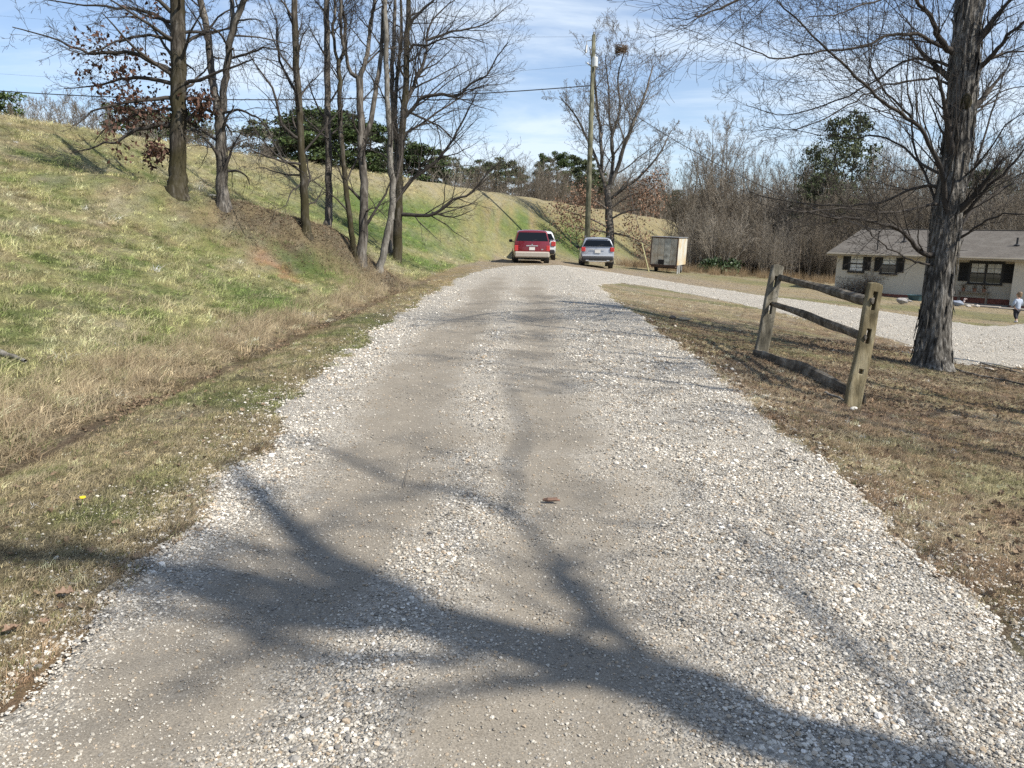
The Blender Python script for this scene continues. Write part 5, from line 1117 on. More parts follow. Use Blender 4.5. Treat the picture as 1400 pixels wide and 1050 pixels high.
def wire(name, pts, r, label, sag=0, n=24):
    c = []; 
    for a, b in zip(pts[:-1], pts[1:]):
        for i in range(n): t = i/n; q = a.lerp(b, t); q.z -= sag*4*t*(1-t); c.append(q)
    c.append(pts[-1]); o = Vector(c[0]); ob = MB().tube([p-o for p in c], r, 5).build(name, M_WIRE); ob.location = o; tag(ob, label, 'cable'); return ob
wire('phone_cable', [P(808, 117, PD), P(-60, 120, PD+2)], .035, 'thick dark cable sagging from the utility pole across the left sky', sag=.85, n=40)
wire('power_line', [P(811, 50, PD), P(-60, 16, PD+10)], .006, 'thin uppermost wire from the pole top running to the left', sag=.6)
wire('power_line', [P(810, 88, PD), P(-60, 96, PD+6)], .006, 'thin middle wire from the pole running to the left', sag=1.0)
mast = house.matrix_basis @ Vector((ur, .35, EA+1.33)) if False else HO+HU*ur+HV*.35+Vector((0, 0, GB+EA+1.33))
wire('service_drop', [P(811, 117, PD), mast], .022, 'cable dropping from the utility pole to the roof mast of the house', sag=.9)
ga = P(889, 356, 50); ga.z = float(H(ga.x, ga.y))
wire('guy_wire', [P(811, 60, PD), ga], .014, 'guy wire running down from the pole top to its yellow sleeve', sag=.0)
d_ = (P(811, 60, PD)-ga).normalized(); o = MB().tube([Vector((0, 0, 0)), d_*2.0], .032, 8).build('guy_guard', plain('yellow_plastic', (.38, .345, .14), .5)); o.location = ga+Vector((-.05, -.05, 0)); tag(o, 'yellow plastic sleeve on the guy wire beside the box trailer', 'guy guard')

# ------------------------------------------------------------------ box trailer
M_PLY = plain('weathered_plywood', (.40, .365, .29), .85, var=.25, vs=2.5, bump=.3, bs=20, dirt=(.30, .24, .16), dirts=2.2)
M_ALU = plain('stained_white_panel', (.50, .475, .40), .6, var=.12, vs=2, dirt=(.48, .34, .16), dirts=1.3)
M_RUST = plain('rusty_frame', (.075, .045, .03), .85, var=.4, vs=8); M_TYRE = plain('tyre_rubber', (.018, .018, .018), .85, var=.2); M_DKHOLE = plain('dark_hole', (.01, .008, .007), .9)
TD = 52; tb_ = P(888, 362, TD); TA = R(24)
tb_.z = float(H(tb_.x+.8, tb_.y-.5)); TW, TL, TH, TZ = 1.82, 2.9, 1.85, .50
trl = empty('box_trailer', tb_, -0.0, label='weathered plywood box trailer with stained white side at the edge of the wood', cat='trailer')
# local frame: x along the end facing us, y into the length
trl.rotation_euler = (0, R(1.5), -TA)
m = MB(); m.box((TW/2, TL/2, TZ+TH/2), (TW-.06, TL-.06, TH-.06)); m.build('box', M_ALU, trl)
for k in range(4): m = MB(); m.box((.05+(k+.5)*(TW-.1)/4, -.012, TZ+TH/2), ((TW-.1)/4-.02, .03, TH-.12), .004); m.build('panel', [M_PLY, M_PLY, plain('greyer_plywood', (.42, .41, .35), .85, var=.25, vs=3, dirt=(.16, .15, .12)), M_PLY][k], trl)
m = MB(); m.box((TW*.42, -.035, TZ+.24), (.40, .03, .30)); m.build('hatch', M_DKHOLE, trl)
m = MB()
for a in (0.02, TW-.02): m.box((a, -.01, TZ+TH/2), (.06, .09, TH)); m.box((a, TL, TZ+TH/2), (.06, .07, TH))
m.box((TW/2, -.012, TZ+TH-.0), (TW+.02, .10, .07)); m.box((TW/2, -.012, TZ+.03), (TW, .095, .08)); m.build('frame', M_RUST, trl)
for k in range(4): m = MB(); m.box((TW-.005, .1+(k+.5)*(TL-.2)/4, TZ+TH/2), (.03, (TL-.2)/4-.02, TH-.1), .004); m.build('side_panel', M_ALU, trl)
m = MB(); m.box((TW/2, TL/2, TZ+TH+.03), (TW+.06, TL+.06, .05), .01); m.build('roof', M_METAL, trl)
m = MB(); m.box((TW/2, TL/2, TZ-.06), (TW*.9, TL, .12)); m.box((TW/2, TL*.55, .30), (TW, .09, .09)); m.build('chassis', M_RUST, trl)
for a in (.08, TW-.08):
    w_ = MB().lathe([(.20, -.09), (.31, -.08), (.33, -.03), (.33, .03), (.31, .08), (.20, .09)], (a, TL*.55, .33), 'x', 20).build('wheel', M_TYRE, trl); MB().lathe([(.06, -.095), (.19, -.09), (.19, .09), (.06, .095)], (a, TL*.55, .33), 'x', 16).build('rim', M_METAL, w_)
for a in (.12, .42): m = MB(); m.box((TW+.02-.0, a*TL*.6+.1, .28), (.07, .06, .58)); m.build('prop', plain('white_post', (.7, .69, .65), .6, var=.1), trl)

# ------------------------------------------------------------------ cars
M_CGLASS = plain('tinted_glass', (.006, .007, .008), .05, spec=.35); M_CHROME = plain('chrome', (.75, .75, .75), .18, metal=1); M_TRIMB = plain('black_trim', (.02, .02, .022), .55)
M_REDL = plain('red_lens', (.45, .02, .02), .2, spec=.8, coat=.5); M_PLATE = plain('plate', (.62, .60, .56), .5); M_RIM = plain('alloy', (.42, .42, .43), .3, metal=.8); M_AMB = plain('amber_lens', (.6, .25, .05), .25)
def car(name, loc, rz, paint, label, group, S, two=None, lamps=None, rear=None, twoz=0, roofrail=False):
    """S: stations (y, zbottom, zbelt, zroof, wb, wbelt, wroof, slant above belt)"""
    root = empty(name, loc, rz, label=label, cat='car', group=group); V = []; Fc = []; sec = []
    for (y, zb, zbelt, zr, wb, wl, wr, sl_) in S:
        h = [(wb*.90, zb), (wb, zb+.10), (wl+.012, (zb+zbelt)*.5+.05), (wl, zbelt-.05), (wl-.03, zbelt), ((wl+wr)/2-.01, (zbelt+zr)/2), (wr+.03, zr-.09), (wr-.06, zr-.02), (wr*.5, zr+.015), (0, zr+.02)]
        full = [(x, z) for x, z in h]+[(-x, z) for x, z in h[-2::-1]]
        sec.append([(x, y+sl_*max(0, z-zbelt), z) for x, z in full])
    n = len(sec[0])
    for s_ in sec: V += s_
    for i in range(len(sec)-1):
        for k in range(n-1): Fc.append((i*n+k, i*n+k+1, (i+1)*n+k+1, (i+1)*n+k))
        Fc.append((i*n+n-1, i*n, (i+1)*n, (i+1)*n+n-1))
    Fc.append(tuple(range(n))); Fc.append(tuple((len(sec)-1)*n+k for k in range(n))[::-1])
    me = bpy.data.meshes.new('body'); me.from_pydata(V, [], Fc); me.materials.append(paint); me.update()
    bm = bmesh.new(); bm.from_mesh(me); bmesh.ops.recalc_face_normals(bm, faces=bm.faces[:]); bm.to_mesh(me); bm.free()
    me.polygons.foreach_set('use_smooth', [True]*len(me.polygons)); b = link(bpy.data.objects.new('body', me), root)
    bv = b.modifiers.new('edge', 'BEVEL'); bv.width = .02; bv.segments = 2; bv.limit_method = 'ANGLE'; bv.angle_limit = R(35)
    def quad(nm, pts, mat, off=.006, par=None, thick=.012):
        p = [Vector(q) for q in pts]; nn = (p[1]-p[0]).cross(p[-1]-p[0]).normalized(); c = sum(p, Vector())/len(p)
        if nn.dot(c-Vector((0, (S[0][0]+S[-1][0])/2, 1.0))) < 0: nn = -nn
        a = [q+nn*off for q in p]; d = [q-nn*thick for q in p]; k = len(p)
        return MB().add(a+d, [tuple(range(k))]+[(i, (i+1) % k, k+(i+1) % k, k+i) for i in range(k)]).build(nm, mat, par or root)
    def srf(i, f, sgn, h0=.12, h1=.86):   # a point on the glasshouse side at station i (f 0 belt .. 1 roof)
        (y, zb, zbelt, zr, wb, wl, wr, sl_) = S[i]; z = zbelt+.02+(zr-.11-zbelt)*f; x = (wl-.03)+(wr+.03-(wl-.03))*f; return Vector((sgn*(x+.004), y+sl_*max(0, z-zbelt), z))
    # rear window
    (y, zb, zbelt, zr, wb, wl, wr, sl_) = S[0]
    zl, zh = zbelt+.03, zr-.07
    rw = quad('rear_window', [(-wl+.09, y+sl_*(zl-zbelt), zl), (wl-.09, y+sl_*(zl-zbelt), zl), (wr-.04, y+sl_*(zh-zbelt), zh), (-wr+.04, y+sl_*(zh-zbelt), zh)], M_CGLASS, .008)
    MB().tube([(-.02, y-.02, zl-.01), (.16, y+.01, zl+.07), (.36, y+.03, zl+.10)], .012, 5).build('wiper', M_TRIMB, rw)
    for sgn in (-1, 1):
        for a, c in rear['glass']:
            quad('side_window', [srf(a, 0, sgn).lerp(srf(c, 0, sgn), .04), srf(a, 0, sgn).lerp(srf(c, 0, sgn), .96), srf(a, 1, sgn).lerp(srf(c, 1, sgn), .96), srf(a, 1, sgn).lerp(srf(c, 1, sgn), .04)], M_CGLASS, .006)
        mi = rear['mirror']; m_ = MB(); (yy, zb2, zbt, _, _, wl2, _, _) = S[mi]; m_.box((sgn*(wl2+.13), yy+.12, zbt+.10), (.20, .09, .16), .03); m_.box((sgn*(wl2+.01), yy+.13, zbt+.05), (.12, .05, .05)); m_.build('mirror', M_TRIMB, root)
    # windscreen
    (a, c) = rear['screen']; p = [srf(c, 0, -1), srf(c, 0, 1), srf(a, 1, 1), srf(a, 1, -1)]; quad('windscreen', p, M_CGLASS, .02)
    for lx in lamps: lamps_obj = MB().add([], [])
    for (x0, x1, z0, z1, mat) in lamps:
        for sgn in (-1, 1):
            MB().box((sgn*(x0+x1)/2, y+.045+sl_*0, (z0+z1)/2), (x1-x0, .14, z1-z0), .03).build('tail_light', mat, root)
    for nm, c, sz, bv_, mat in rear['bits']: MB().box(c, sz, bv_).build(nm, mat, root)
    for sgn in (-1, 1):
        for yy in rear['axles']:
            r_ = rear['wr']; x = sgn*(S[0][4]-.09)
            MB().lathe([(r_+.06, -.13), (r_+.06, .128)], (x, yy, r_+.0), 'x', 24).build('wheel_arch', M_TRIMB, root)
            w_ = MB().lathe([(r_*.62, -.12), (r_*.96, -.115), (r_, -.07), (r_, .07), (r_*.96, .115), (r_*.62, .12)], (x+sgn*.025, yy, r_), 'x', 28).build('tyre', M_TYRE, root, True)
            MB().lathe([(.05, -.128), (r_*.60, -.11), (r_*.60, .11), (.05, .128)], (x+sgn*.025, yy, r_), 'x', 20).build('rim', M_RIM, w_)
    if roofrail:
        for sgn in (-1, 1): MB().tube([(sgn*(S[2][6]-.03), S[1][0]+.45, S[2][3]+.03), (sgn*(S[2][6]-.02), S[1][0]+.6, S[2][3]+.075), (sgn*(S[2][6]-.02), S[3][0]-.2, S[3][3]+.075), (sgn*(S[2][6]-.03), S[3][0], S[3][3]+.03)], .018, 6).build('roof_rail', roofrail, root)
    return root
M_RED = plain('maroon_paint', (.17, .005, .012), .32, metal=.25, spec=.6, coat=.7); M_SILV = plain('silver_blue_paint', (.36, .375, .405), .35, metal=.3, spec=.6, coat=.6)
M_BEIGE = plain('beige_bumper', (.36, .32, .27), .5, var=.05); M_WHITE = plain('white_paint', (.62, .63, .62), .3, spec=.6, coat=.5)
def gpos(px, d):
    p = P(px, 362, d); return Vector((p.x, p.y, float(H(p.x, p.y))))
mv = gpos(727, 42.3); sv = gpos(816.5, 46.3); wv_ = gpos(737.5, 48.6)
print('cars', mv, sv, wv_)
VAN = [(0, .42, 1.17, 1.74, .95, .96, .77, .16), (.35, .30, 1.14, 1.79, .97, .985, .79, .06), (1.6, .26, 1.10, 1.80, .97, .99, .79, 0), (2.9, .26, 1.08, 1.78, .97, .985, .75, -.15), (3.7, .26, 1.04, 1.45, .96, .965, .62, -.9), (4.05, .28, .98, 1.04, .95, .94, .70, 0), (4.75, .30, .86, .90, .90, .88, .6, 0), (4.95, .38, .72, .76, .80, .78, .5, 0)]
car('parked_car', mv, R(1.5), M_RED, 'dark red minivan with beige bumper, parked at the bend, rear towards us', 'cars parked at the bend', VAN,
    lamps=[(.76, .975, .66, .98, M_REDL)],
    rear=dict(glass=[(1, 2), (2, 3)], mirror=3, screen=(3, 4), axles=[.95, 3.95], wr=.335, bits=[
        ('bumper', (0, -.03, .48), (1.92, .26, .32), .06, M_BEIGE), ('lower_bumper', (0, .03, .32), (1.74, .14, .10), .02, M_TRIMB), ('handle_bar', (0, -.012, .955), (.66, .035, .05), .012, M_CHROME),
        ('licence_plate', (0, -.012, .80), (.31, .02, .16), 0, M_PLATE), ('high_brake_light', (0, .12, 1.71), (.34, .03, .03), 0, M_REDL), ('emblem', (0, -.01, 1.03), (.09, .02, .05), .01, M_CHROME), ('badge', (.56, -.01, .76), (.10, .012, .05), 0, M_CHROME)]), roofrail=M_TRIMB)
SUVS = [(0, .48, 1.25, 1.70, .95, .96, .74, .34), (.35, .32, 1.18, 1.76, .985, 1.0, .75, .14), (1.7, .30, 1.12, 1.80, .985, 1.0, .74, 0), (3.0, .30, 1.10, 1.77, .985, 1.0, .72, -.12), (3.6, .30, 1.08, 1.45, .98, .98, .60, -.9), (4.0, .32, 1.05, 1.10, .97, .95, .72, 0), (4.8, .34, .98, 1.02, .93, .90, .6, 0), (5.0, .42, .82, .86, .84, .80, .5, 0)]
car('parked_car', sv, R(-3), M_SILV, 'silver blue sport utility car parked in front of the utility pole, rear towards us', 'cars parked at the bend', SUVS,
    lamps=[(.74, .985, .96, 1.22, M_REDL)],
    rear=dict(glass=[(1, 2), (2, 3)], mirror=3, screen=(3, 4), axles=[1.0, 4.0], wr=.38, bits=[
        ('bumper', (0, -.03, .55), (1.88, .28, .22), .05, M_TRIMB), ('skid_plate', (0, -.05, .40), (1.1, .2, .12), .03, M_CHROME), ('bumper_top', (0, -.02, .71), (1.90, .22, .12), .04, M_SILV),
        ('licence_plate', (0, -.015, .97), (.34, .025, .17), 0, M_PLATE), ('tailgate_bar', (0, -.012, 1.10), (.9, .03, .03), .008, M_CHROME), ('spoiler', (0, .22, 1.72), (1.24, .24, .045), .015, M_SILV),
        ('exhaust', (.62, -.16, .43), (.2, .1, .07), .02, M_CHROME), ('exhaust', (-.62, -.16, .43), (.2, .1, .07), .02, M_CHROME)]), roofrail=M_METAL)
car('parked_car', wv_, R(-2), M_WHITE, 'white car parked just in front of the red minivan and mostly hidden by it', 'cars parked at the bend', SUVS,
    lamps=[(.70, .985, .85, 1.15, M_REDL)],
    rear=dict(glass=[(1, 2), (2, 3)], mirror=3, screen=(3, 4), axles=[1.0, 4.0], wr=.38, bits=[('bumper', (0, -.03, .52), (1.88, .28, .26), .05, M_TRIMB), ('licence_plate', (0, -.015, .95), (.34, .025, .17), 0, M_PLATE)]))

# ------------------------------------------------------------------ split rail fence
M_RAIL = bark('weathered_rail', (.05, .042, .032), (.125, .105, .08), (.23, .205, .165), zs=1, sc=7, bump=.9, dist=.02)
M_POST = bark('weathered_post', (.075, .06, .033), (.17, .14, .082), (.28, .24, .155), zs=.12, sc=13, bump=.9, dist=.015)
M_POSTG = bark('grey_post', (.065, .058, .042), (.14, .126, .095), (.24, .22, .18), zs=.12, sc=13, bump=.9, dist=.015)
pA, dA = Gd(1040, 484); pB, dB = Gd(1165, 556)
fdir = Vector((pB.x-pA.x, pB.y-pA.y, 0)).normalized()
fence = empty('split_rail_fence', (pA+pB)/2, 0, label='short leaning split rail fence section on the brown lawn right of the drive', cat='fence'); fo = (pA+pB)/2
def post(base, top, w_, t_, mat, slots, seed):
    """square hewn post, mortised through along the fence line"""
    ax = (top-base); Lp = ax.length; z = ax.normalized(); b = (fdir-z*fdir.dot(z)).normalized(); a = b.cross(z).normalized(); rg = random.Random(seed); s = .024
    zs = [-.25, 0.0]; 
    for f, hh in sorted(slots): zs += [f*Lp-hh/2, f*Lp-hh/2+.02, f*Lp+hh/2-.02, f*Lp+hh/2]
    zs += [Lp*.94, Lp]
    k = []
    for i in range(len(zs)-1):
        m_ = max(1, int((zs[i+1]-zs[i])/.10)); k += [zs[i]+(zs[i+1]-zs[i])*j/m_ for j in range(m_)]
    k.append(zs[-1]); xs = [-w_/2, -w_/2+.015, -s, s, w_/2-.015, w_/2]; V = []; idx = {}; Fc = []
    def wob(q): return .004*math.sin(q*5+seed)+.002*math.sin(q*17+seed*2)
    for side in (0, 1):
        for i, zz_ in enumerate(k):
            for j, x in enumerate(xs):
                y = (-t_/2 if side == 0 else t_/2)*(.80 if j in (0, 5) else 1); xx = x*(1-.12*max(0, zz_/Lp))+wob(zz_); zq = zz_
                if i == len(k)-1: zq = zz_-abs(x/w_)**2*.10
                if side and i == len(k)-1: zq -= .02
                idx[side, i, j] = len(V); V.append(base+a*xx+b*(y+wob(zz_+3))+z*zq-fo)
    def hole(i, j): 
        zc_ = (k[i]+k[i+1])/2; return j == 2 and any(abs(zc_-f*Lp) < hh/2 for f, hh in slots)
    for i in range(len(k)-1):
        for j in range(5):
            if hole(i, j):
                if not (i > 0 and hole(i-1, j)): Fc.append((idx[0, i, j], idx[0, i, j+1], idx[1, i, j+1], idx[1, i, j]))
                if not hole(i+1, j): Fc.append((idx[0, i+1, j], idx[0, i+1, j+1], idx[1, i+1, j+1], idx[1, i+1, j]))
                Fc += [(idx[0, i, j], idx[0, i+1, j], idx[1, i+1, j], idx[1, i, j]), (idx[0, i, j+1], idx[0, i+1, j+1], idx[1, i+1, j+1], idx[1, i, j+1])]
            else:
                Fc += [(idx[0, i, j], idx[0, i, j+1], idx[0, i+1, j+1], idx[0, i+1, j]), (idx[1, i, j], idx[1, i+1, j], idx[1, i+1, j+1], idx[1, i, j+1])]
        for j in (0, 5): Fc.append((idx[0, i, j], idx[0, i+1, j], idx[1, i+1, j], idx[1, i, j]))
    i = len(k)-1
    for j in range(5): Fc.append((idx[0, i, j], idx[0, i, j+1], idx[1, i, j+1], idx[1, i, j]))
    o = MB().add(V, Fc).build('post', mat, fence); bm = bmesh.new(); bm.from_mesh(o.data); bmesh.ops.recalc_face_normals(bm, faces=bm.faces[:]); bm.to_mesh(o.data); bm.free()
    md = o.modifiers.new('edge', 'BEVEL'); md.width = .006; md.segments = 1; md.limit_method = 'ANGLE'; return o
tA = P(1063.5, 361, dA); tB = P(1198, 385, dB)
post(pA, tA, 17.5*dA/F*1.0, .12, M_POSTG, [(.80, .17), (.50, .17)], 3)
post(pB, tB, 21.5*dB/F, .10, M_POST, [(.84, .20), (.56, .16), (.28, .05)], 8)
def rail(pts, ws, name, parent, mat, seed, off=Vector()):
    rg = random.Random(seed); p, r = resample(pts, ws, 6, .0, rg); n = 9; V = []; Fc = []; ph = [rg.uniform(.72, 1.2) for _ in range(n)]; D_ = (p[-1]-p[0]).normalized(); A_ = D_.cross(Vector((0, 0, 1))).normalized(); B_ = A_.cross(D_)
    for i, q in enumerate(p):
        f = i/(len(p)-1); e = .38+.62*min(1, min(f, 1-f)/.07); tw = .5*math.sin(f*4+seed)
        wx = .004*math.sin(f*6+seed)+.003*math.sin(f*19+seed)
        for k in range(n):
            an = 2*math.pi*k/n+tw; rr = r[i]*ph[k]*(1+.07*math.sin(f*11+k*2.1+seed)+.05*math.sin(f*27+k*1.3)); V.append(q+A_*(math.cos(an)*rr*.62*e+wx*.4)+B_*(math.sin(an)*rr*(e*.5+.5)+wx)-off)
    for i in range(len(p)-1):
        for k in range(n): Fc.append((i*n+k, i*n+(k+1) % n, (i+1)*n+(k+1) % n, (i+1)*n+k))
    Fc.append(tuple(range(n))[::-1]); Fc.append(tuple((len(p)-1)*n+k for k in range(n)))
    return MB().add(V, Fc).build(name, mat, parent, False)
def mixd(f): return dA+(dB-dA)*f
def rp(px, py, f): return P(px, py, mixd(f))
rail([rp(1058, 379, -.06), rp(1066, 379, 0), rp(1090, 385, .25), rp(1120, 392, .5), rp(1150, 401, .72), rp(1180, 410, .93), rp(1194, 412, 1.02)], [.055, .055, .058, .062, .066, .062, .055], 'rail', fence, M_RAIL, 2, fo)
rail([rp(1050, 414, -.06), rp(1060, 416.5, .05), rp(1085, 425, .28), rp(1110, 434, .5), rp(1140, 445, .72), rp(1165, 454, .90), rp(1184, 461, 1.02)], [.035, .042, .05, .055, .056, .052, .045], 'rail', fence, M_RAIL, 6, fo)
q = [G(1029, 485), G(1045, 492), G(1075, 504), G(1105, 515), G(1135, 531), G(1160, 543), G(1182, 554)]; q = [v+Vector((0, 0, .055)) for v in q]
fr = rail([v-q[0] for v in q], [.055, .07, .085, .085, .085, .075, .06], 'fence_rail', None, M_RAIL, 11); fr.location = q[0]; tag(fr, 'fallen split rail lying on the ground at the feet of the leaning fence', 'fence rail')
def rock(px, py, sz, label, col, seed, grp=None, name='rock'):
    g = G(px, py); o = stone(seed, plain('rock_%d' % seed, col, .9, var=.25, vs=4, bump=.4, bs=12)); md = o.modifiers.new('s', 'SUBSURF'); md.levels = 1; md.render_levels = 1
    link(o); o.name = name; o.location = g+Vector((0, 0, sz[2]*.15)); o.scale = sz; o.rotation_euler = (0, 0, seed); tag(o, label, 'rock', grp); return o
rock(1167, 561, (.16, .13, .12), 'small white stone at the foot of the nearer fence post', (.62, .58, .50), 51)
rock(920, 436, (.30, .24, .22), 'dark half buried rock in the brown lawn right of the drive', (.16, .12, .09), 52); rock(936, 438, (.42, .22, .17), 'tan flat rock beside the dark one on the brown lawn', (.42, .33, .21), 53)
rock(291, 270, (.42, .30, .34), 'pale rock on the bank between the oak and the forked tree', (.45, .42, .38), 54); rock(1352, 505, (.5, .14, .10), 'pale weathered chunk of wood on the lawn right of the shaggy tree', (.5, .43, .33), 55, name='wood_chunk')

# fallen sticks
def stick(name, pxs, r, mat, label, cat='branch', h=.03, sub=0):
    p = [G(*a)+Vector((0, 0, h)) for a in pxs]; o = p[0]; b_ = []; rg = random.Random(len(label)); pp, rr = resample([v-o for v in p], [r*(1-.6*i/(len(p)-1)) for i in range(len(p))], 3, .004, rg); b_.append((pp, rr, 7))
    if sub: spawn(b_, pp, rr, .5, 3, Cfg(4, kids=[1, 1, 1, sub], rmin=.003), rg, None)
    ob = tubes_mesh(name, b_, mat); ob.location = o; tag(ob, label, cat); return ob
stick('fallen_branch', [(-30, 478), (5, 494), (20, 498), (36, 504)], .045, M_BARK_PALE, 'pale fallen branch poking out of the grass at the left edge', h=.08)
stick('surface_root', [(1300, 506), (1330, 514), (1360, 520), (1410, 530)], .03, M_BARK_GREY, 'bare root running right from the foot of the shaggy tree')
stick('fallen_stick', [(1340, 498), (1370, 506), (1410, 516)], .016, M_BARK_PALE, 'thin pale stick on the lawn right of the shaggy tree', sub=2)
stick('fallen_stick', [(1128, 540), (1148, 548), (1160, 553)], .018, M_BARK_PALE, 'short pale stick beside the fallen rail by the nearer post')
stick('fallen_stick', [(553, 668), (556, 650), (563, 625)], .0018, M_TWIG, 'thin dark twig lying on the left wheel track', h=.01)
# big leaves, the chip of bark, the dandelion
M_BL = plain('big_leaf', (.20, .13, .085), .7, var=.25, vs=9)
for k, (px, py, s_, rz, lb) in enumerate([(88, 818, .085, .5, 'large curled brown leaf on the verge at lower left, nearest the gravel'), (14, 868, .08, 1.2, 'brown leaf at the lower left edge below the larger curled one'), (258, 684, .065, 2.2, 'brown leaf at the gravel edge of the left verge'), (60, 858, .05, .2, 'small brown leaf between the two large ones at lower left')]):
    o = leaf(30+k, M_BL); link(o); o.name = 'fallen_leaf'; o.location = G(px, py)+Vector((0, 0, .025)); o.scale = (s_, s_, s_); o.rotation_euler = (.2, .1, rz); tag(o, lb, 'leaf', 'large fallen leaves at lower left')
o = MB().tube([(-.05, .004, 0), (-.02, -.003, .004), (.02, .003, .003), (.055, -.002, 0)], [.006, .013, .012, .005], 6).tube([(-.04, .02, .0), (.04, .016, .006)], [.004, .008], 6).build('bark_chip', plain('red_bark', (.17, .10, .07), .85, var=.4, vs=30)); o.location = Vector(G(753, 688))+Vector((0, 0, .02)); tag(o, 'reddish brown chip of bark on the middle of the drive', 'bark chip')
fl = empty('dandelion', G(113, 692), 0, label='single yellow dandelion flower in the left verge', cat='flower')
MB().tube([(0, 0, 0), (.004, 0, .05)], .002, 5).build('stem', plain('stem_green', (.15, .25, .06), .6), fl); MB().lathe([(.004, .046), (.017, .052), (.016, .058), (.006, .06)], (.004, 0, 0), 'z', 14).build('flower_head', plain('dandelion_yellow', (.85, .62, .02), .6), fl)
# evergreen bush by the wood
gb = G(981, 374); rgn = np.random.RandomState(3); spots = []
bush = empty('evergreen_bush', gb, 0, label='low dark green bush in front of the wood, right of the trailer', cat='bush'); bb_ = []
rg = random.Random(4)
for _ in range(40): grow(bb_, Vector((rg.uniform(-.8, .8), rg.uniform(-.4, .4), 0)), Vector((rg.gauss(0, .6), rg.gauss(0, .4), 1)).normalized(), rg.uniform(.35, .85), .02, 2, Cfg(3, kids=[1, 1, 5], rmin=.008, nseg=[4]*5, sides=[4]*5), rg)
bb_ = [([q_*1.0 for q_ in p], r, s) for p, r, s in bb_]
tubes_mesh('stems', bb_, M_BARK_DARK, bush); lv = leaves_mesh('leaves', [q_ for p, r, s in bb_ for q_ in p[1:]], .20, plain('glossy_leaf', (.042, .072, .022), .5, var=.5, vs=3), bush, per=12, spread=.13); lv['kind'] = 'stuff'; bush.scale = (1.35, 1.2, 1.25); lv['kind'] = 'stuff'
sap = [([(962+k*4, 360), (960+k*5+rg.uniform(-6, 6), 330), (955+k*6+rg.uniform(-8, 8), 300), (950+k*7, 270+rg.uniform(0, 20))]) for k in range(9)]
sb = P(985, 362, 62); sb.z = float(H(sb.x, sb.y)); br = []; cc2 = Cfg(3, nseg=[6, 5, 4, 3], kids=[7, 5, 4], rmin=.012, sides=[4, 3, 3, 3], ang=[28, 30, 35], ratio=[.45, .5, .5], trop=[.06]*4)
for k in range(12): a = 6.28*k/12; grow(br, Vector((math.cos(a)*.25, math.sin(a)*.25, -.1)), Vector((math.cos(a)*.35, math.sin(a)*.35, 1)).normalized(), rg.uniform(3.0, 5.0), .03, 0, cc2, rg)
root = empty('multi_stemmed_shrub', sb, 0, label='clump of upright pale leafless stems rising behind the green bush', cat='shrub'); tubes_mesh('stems', br, M_WOOD_PALE, root)

# ------------------------------------------------------------------ the child
ch = G(1388, 441); dch = (ch-CAM).dot(_f); HS = 43.5*dch/F; print('child', ch, 'height', HS)
face = R(200)      # walking away, turned slightly left
kid = empty('person', ch, R(12), label='small child with light brown hair in a pale blue jacket, dark trousers and pale shoes', cat='person'); kid.scale = (HS/1.0,)*3
def skin(name, joints, edges, mat, parent, sub=2):
    me = bpy.data.meshes.new(name); me.from_pydata([j[0] for j in joints], edges, []); o = link(bpy.data.objects.new(name, me), parent); md = o.modifiers.new('skin', 'SKIN'); md.use_smooth_shade = True
    for i, j in enumerate(joints): v = me.skin_vertices[0].data[i]; r_ = j[1]; v.radius = (r_, r_) if not hasattr(r_, '__len__') else r_; v.use_root = (i == 0)
    if not me.skin_vertices: pass
    s_ = o.modifiers.new('sub', 'SUBSURF'); s_.levels = sub; s_.render_levels = sub; me.materials.append(mat); return o
def mk(name, joints, edges, mat, parent, sub=2):
    me = bpy.data.meshes.new(name); me.from_pydata([j[0] for j in joints], edges, []); o = link(bpy.data.objects.new(name, me), parent)
    md = o.modifiers.new('skin', 'SKIN'); md.use_smooth_shade = True
    ly = me.skin_vertices[0] if len(me.skin_vertices) else None
    if ly is None:
        bm = bmesh.new(); bm.from_mesh(me); bm.verts.layers.skin.verify(); bm.to_mesh(me); bm.free(); ly = me.skin_vertices[0]
    for i, j in enumerate(joints): r_ = j[1]; ly.data[i].radius = (r_, r_) if not hasattr(r_, '__len__') else r_; ly.data[i].use_root = (i == 0)
    s_ = o.modifiers.new('sub', 'SUBSURF'); s_.levels = sub; s_.render_levels = sub; me.materials.append(mat); return o
M_SKIN = plain('skin', (.60, .38, .28), .6); M_JACK = plain('jacket', (.33, .38, .46), .8, var=.12, vs=14, bump=.3, bs=20); M_TROU = plain('trousers', (.015, .016, .022), .85, var=.2); M_HAIR = plain('hair', (.17, .11, .06), .6, var=.35, vs=18); M_SHOE = plain('shoes', (.66, .60, .60), .6, var=.1)
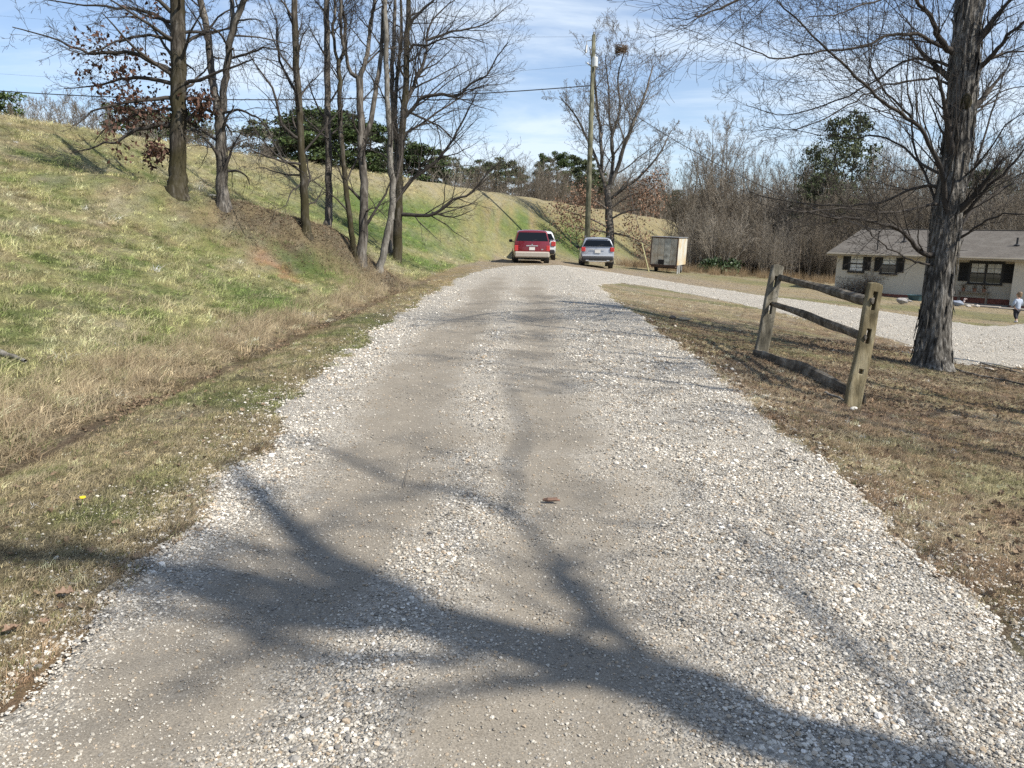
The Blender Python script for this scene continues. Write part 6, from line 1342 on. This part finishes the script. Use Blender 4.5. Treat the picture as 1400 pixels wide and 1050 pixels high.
# y+ = the way the child faces (away from us)
J = [((0, 0, .46), (.075, .06)), ((0, .005, .56), (.075, .06)), ((0, .0, .68), (.08, .06)), ((0, 0, .755), (.035, .033)), ((0, .01, .80), (.04, .04)), ((0, .015, .86), (.068, .075)), ((0, .015, .93), (.066, .074)),
     ((.10, 0, .70), .034), ((.135, .0, .60), .028), ((.125, .07, .51), .022), ((.11, .115, .475), .018), ((-.10, 0, .70), .034), ((-.135, .0, .60), .028), ((-.12, .075, .52), .022), ((-.10, .12, .49), .018),
     ((.05, 0, .40), .056), ((.052, .045, .23), .042), ((.05, .02, .06), .028), ((.052, .07, .028), .024), ((-.05, 0, .40), .056), ((-.052, -.01, .23), .042), ((-.05, -.085, .09), .028), ((-.05, -.05, .03), .024)]
E = [(0, 1), (1, 2), (2, 3), (3, 4), (4, 5), (5, 6), (2, 7), (7, 8), (8, 9), (9, 10), (2, 11), (11, 12), (12, 13), (13, 14), (0, 15), (15, 16), (16, 17), (17, 18), (0, 19), (19, 20), (20, 21), (21, 22)]
for sgn, hx in ((1, 10), (-1, 14)):   # five fingers each
    hp = Vector(J[hx][0])
    for k in range(4): a = hp+Vector((sgn*(.010-.007*k), .012, -.004+.001*k)); i = len(J); J += [(tuple(a), .0055), (tuple(a+Vector((-sgn*.003, .018, -.010))), .005), (tuple(a+Vector((-sgn*.006, .024-.003*(k == 3), -.024))), .004)]; E += [(hx, i), (i, i+1), (i+1, i+2)]
    i = len(J); J += [(tuple(hp+Vector((-sgn*.014, .004, .004))), .006), (tuple(hp+Vector((-sgn*.022, .016, .0))), .005)]; E += [(hx, i), (i, i+1)]
mk('body', J, E, M_SKIN, kid)
K = [((0, -.002, .40), (.098, .078)), ((0, 0, .48), (.10, .08)), ((0, 0, .58), (.098, .08)), ((0, 0, .685), (.088, .07)), ((0, .0, .745), (.048, .046)), ((.098, 0, .70), .050), ((.142, -.002, .60), .046), ((.132, .062, .515), .038), ((.120, .092, .490), .034), ((-.098, 0, .70), .050), ((-.142, -.002, .60), .046), ((-.127, .066, .525), .038), ((-.112, .096, .505), .034)]
mk('jacket', K, [(0, 1), (1, 2), (2, 3), (3, 4), (3, 5), (5, 6), (6, 7), (7, 8), (3, 9), (9, 10), (10, 11), (11, 12)], M_JACK, kid)
K = [((0, 0, .43), (.085, .07)), ((.05, 0, .38), .066), ((.053, .045, .23), .052), ((.05, .022, .075), .040), ((-.05, 0, .38), .066), ((-.053, -.01, .23), .052), ((-.05, -.08, .105), .040)]
mk('trousers', K, [(0, 1), (1, 2), (2, 3), (0, 4), (4, 5), (5, 6)], M_TROU, kid)
mk('shoe', [((.051, -.005, .03), (.030, .034)), ((.052, .05, .026), (.032, .028)), ((.054, .098, .020), (.030, .020))], [(0, 1), (1, 2)], M_SHOE, kid)
mk('shoe', [((-.05, -.125, .062), (.030, .034)), ((-.051, -.075, .035), (.032, .028)), ((-.052, -.035, .020), (.030, .020))], [(0, 1), (1, 2)], M_SHOE, kid)
mk('hair', [((0, -.008, .97), (.070, .074)), ((0, -.02, .91), (.078, .078)), ((0, -.03, .84), (.074, .056)), ((0, -.035, .79), (.062, .036))], [(0, 1), (1, 2), (2, 3)], M_HAIR, kid)
for sgn in (-1, 1): MB().lathe([(.004, -.004), (.009, 0), (.004, .004)], (sgn*.024, .088, .885), 'y', 10).build('eye', M_BLACK, kid)
MB().tube([(0, .086, .88), (0, .102, .862)], [.006, .010], 8).build('nose', M_SKIN, kid, True); MB().tube([(-.018, .083, .838), (0, .089, .834), (.018, .083, .838)], [.003, .005, .003], 6).build('mouth', plain('lips', (.45, .18, .16), .6), kid, True)
for sgn in (-1, 1): MB().lathe([(.008, -.006), (.017, 0), (.010, .006)], (sgn*.074, .02, .875), 'x', 10).build('ear', M_SKIN, kid, True)
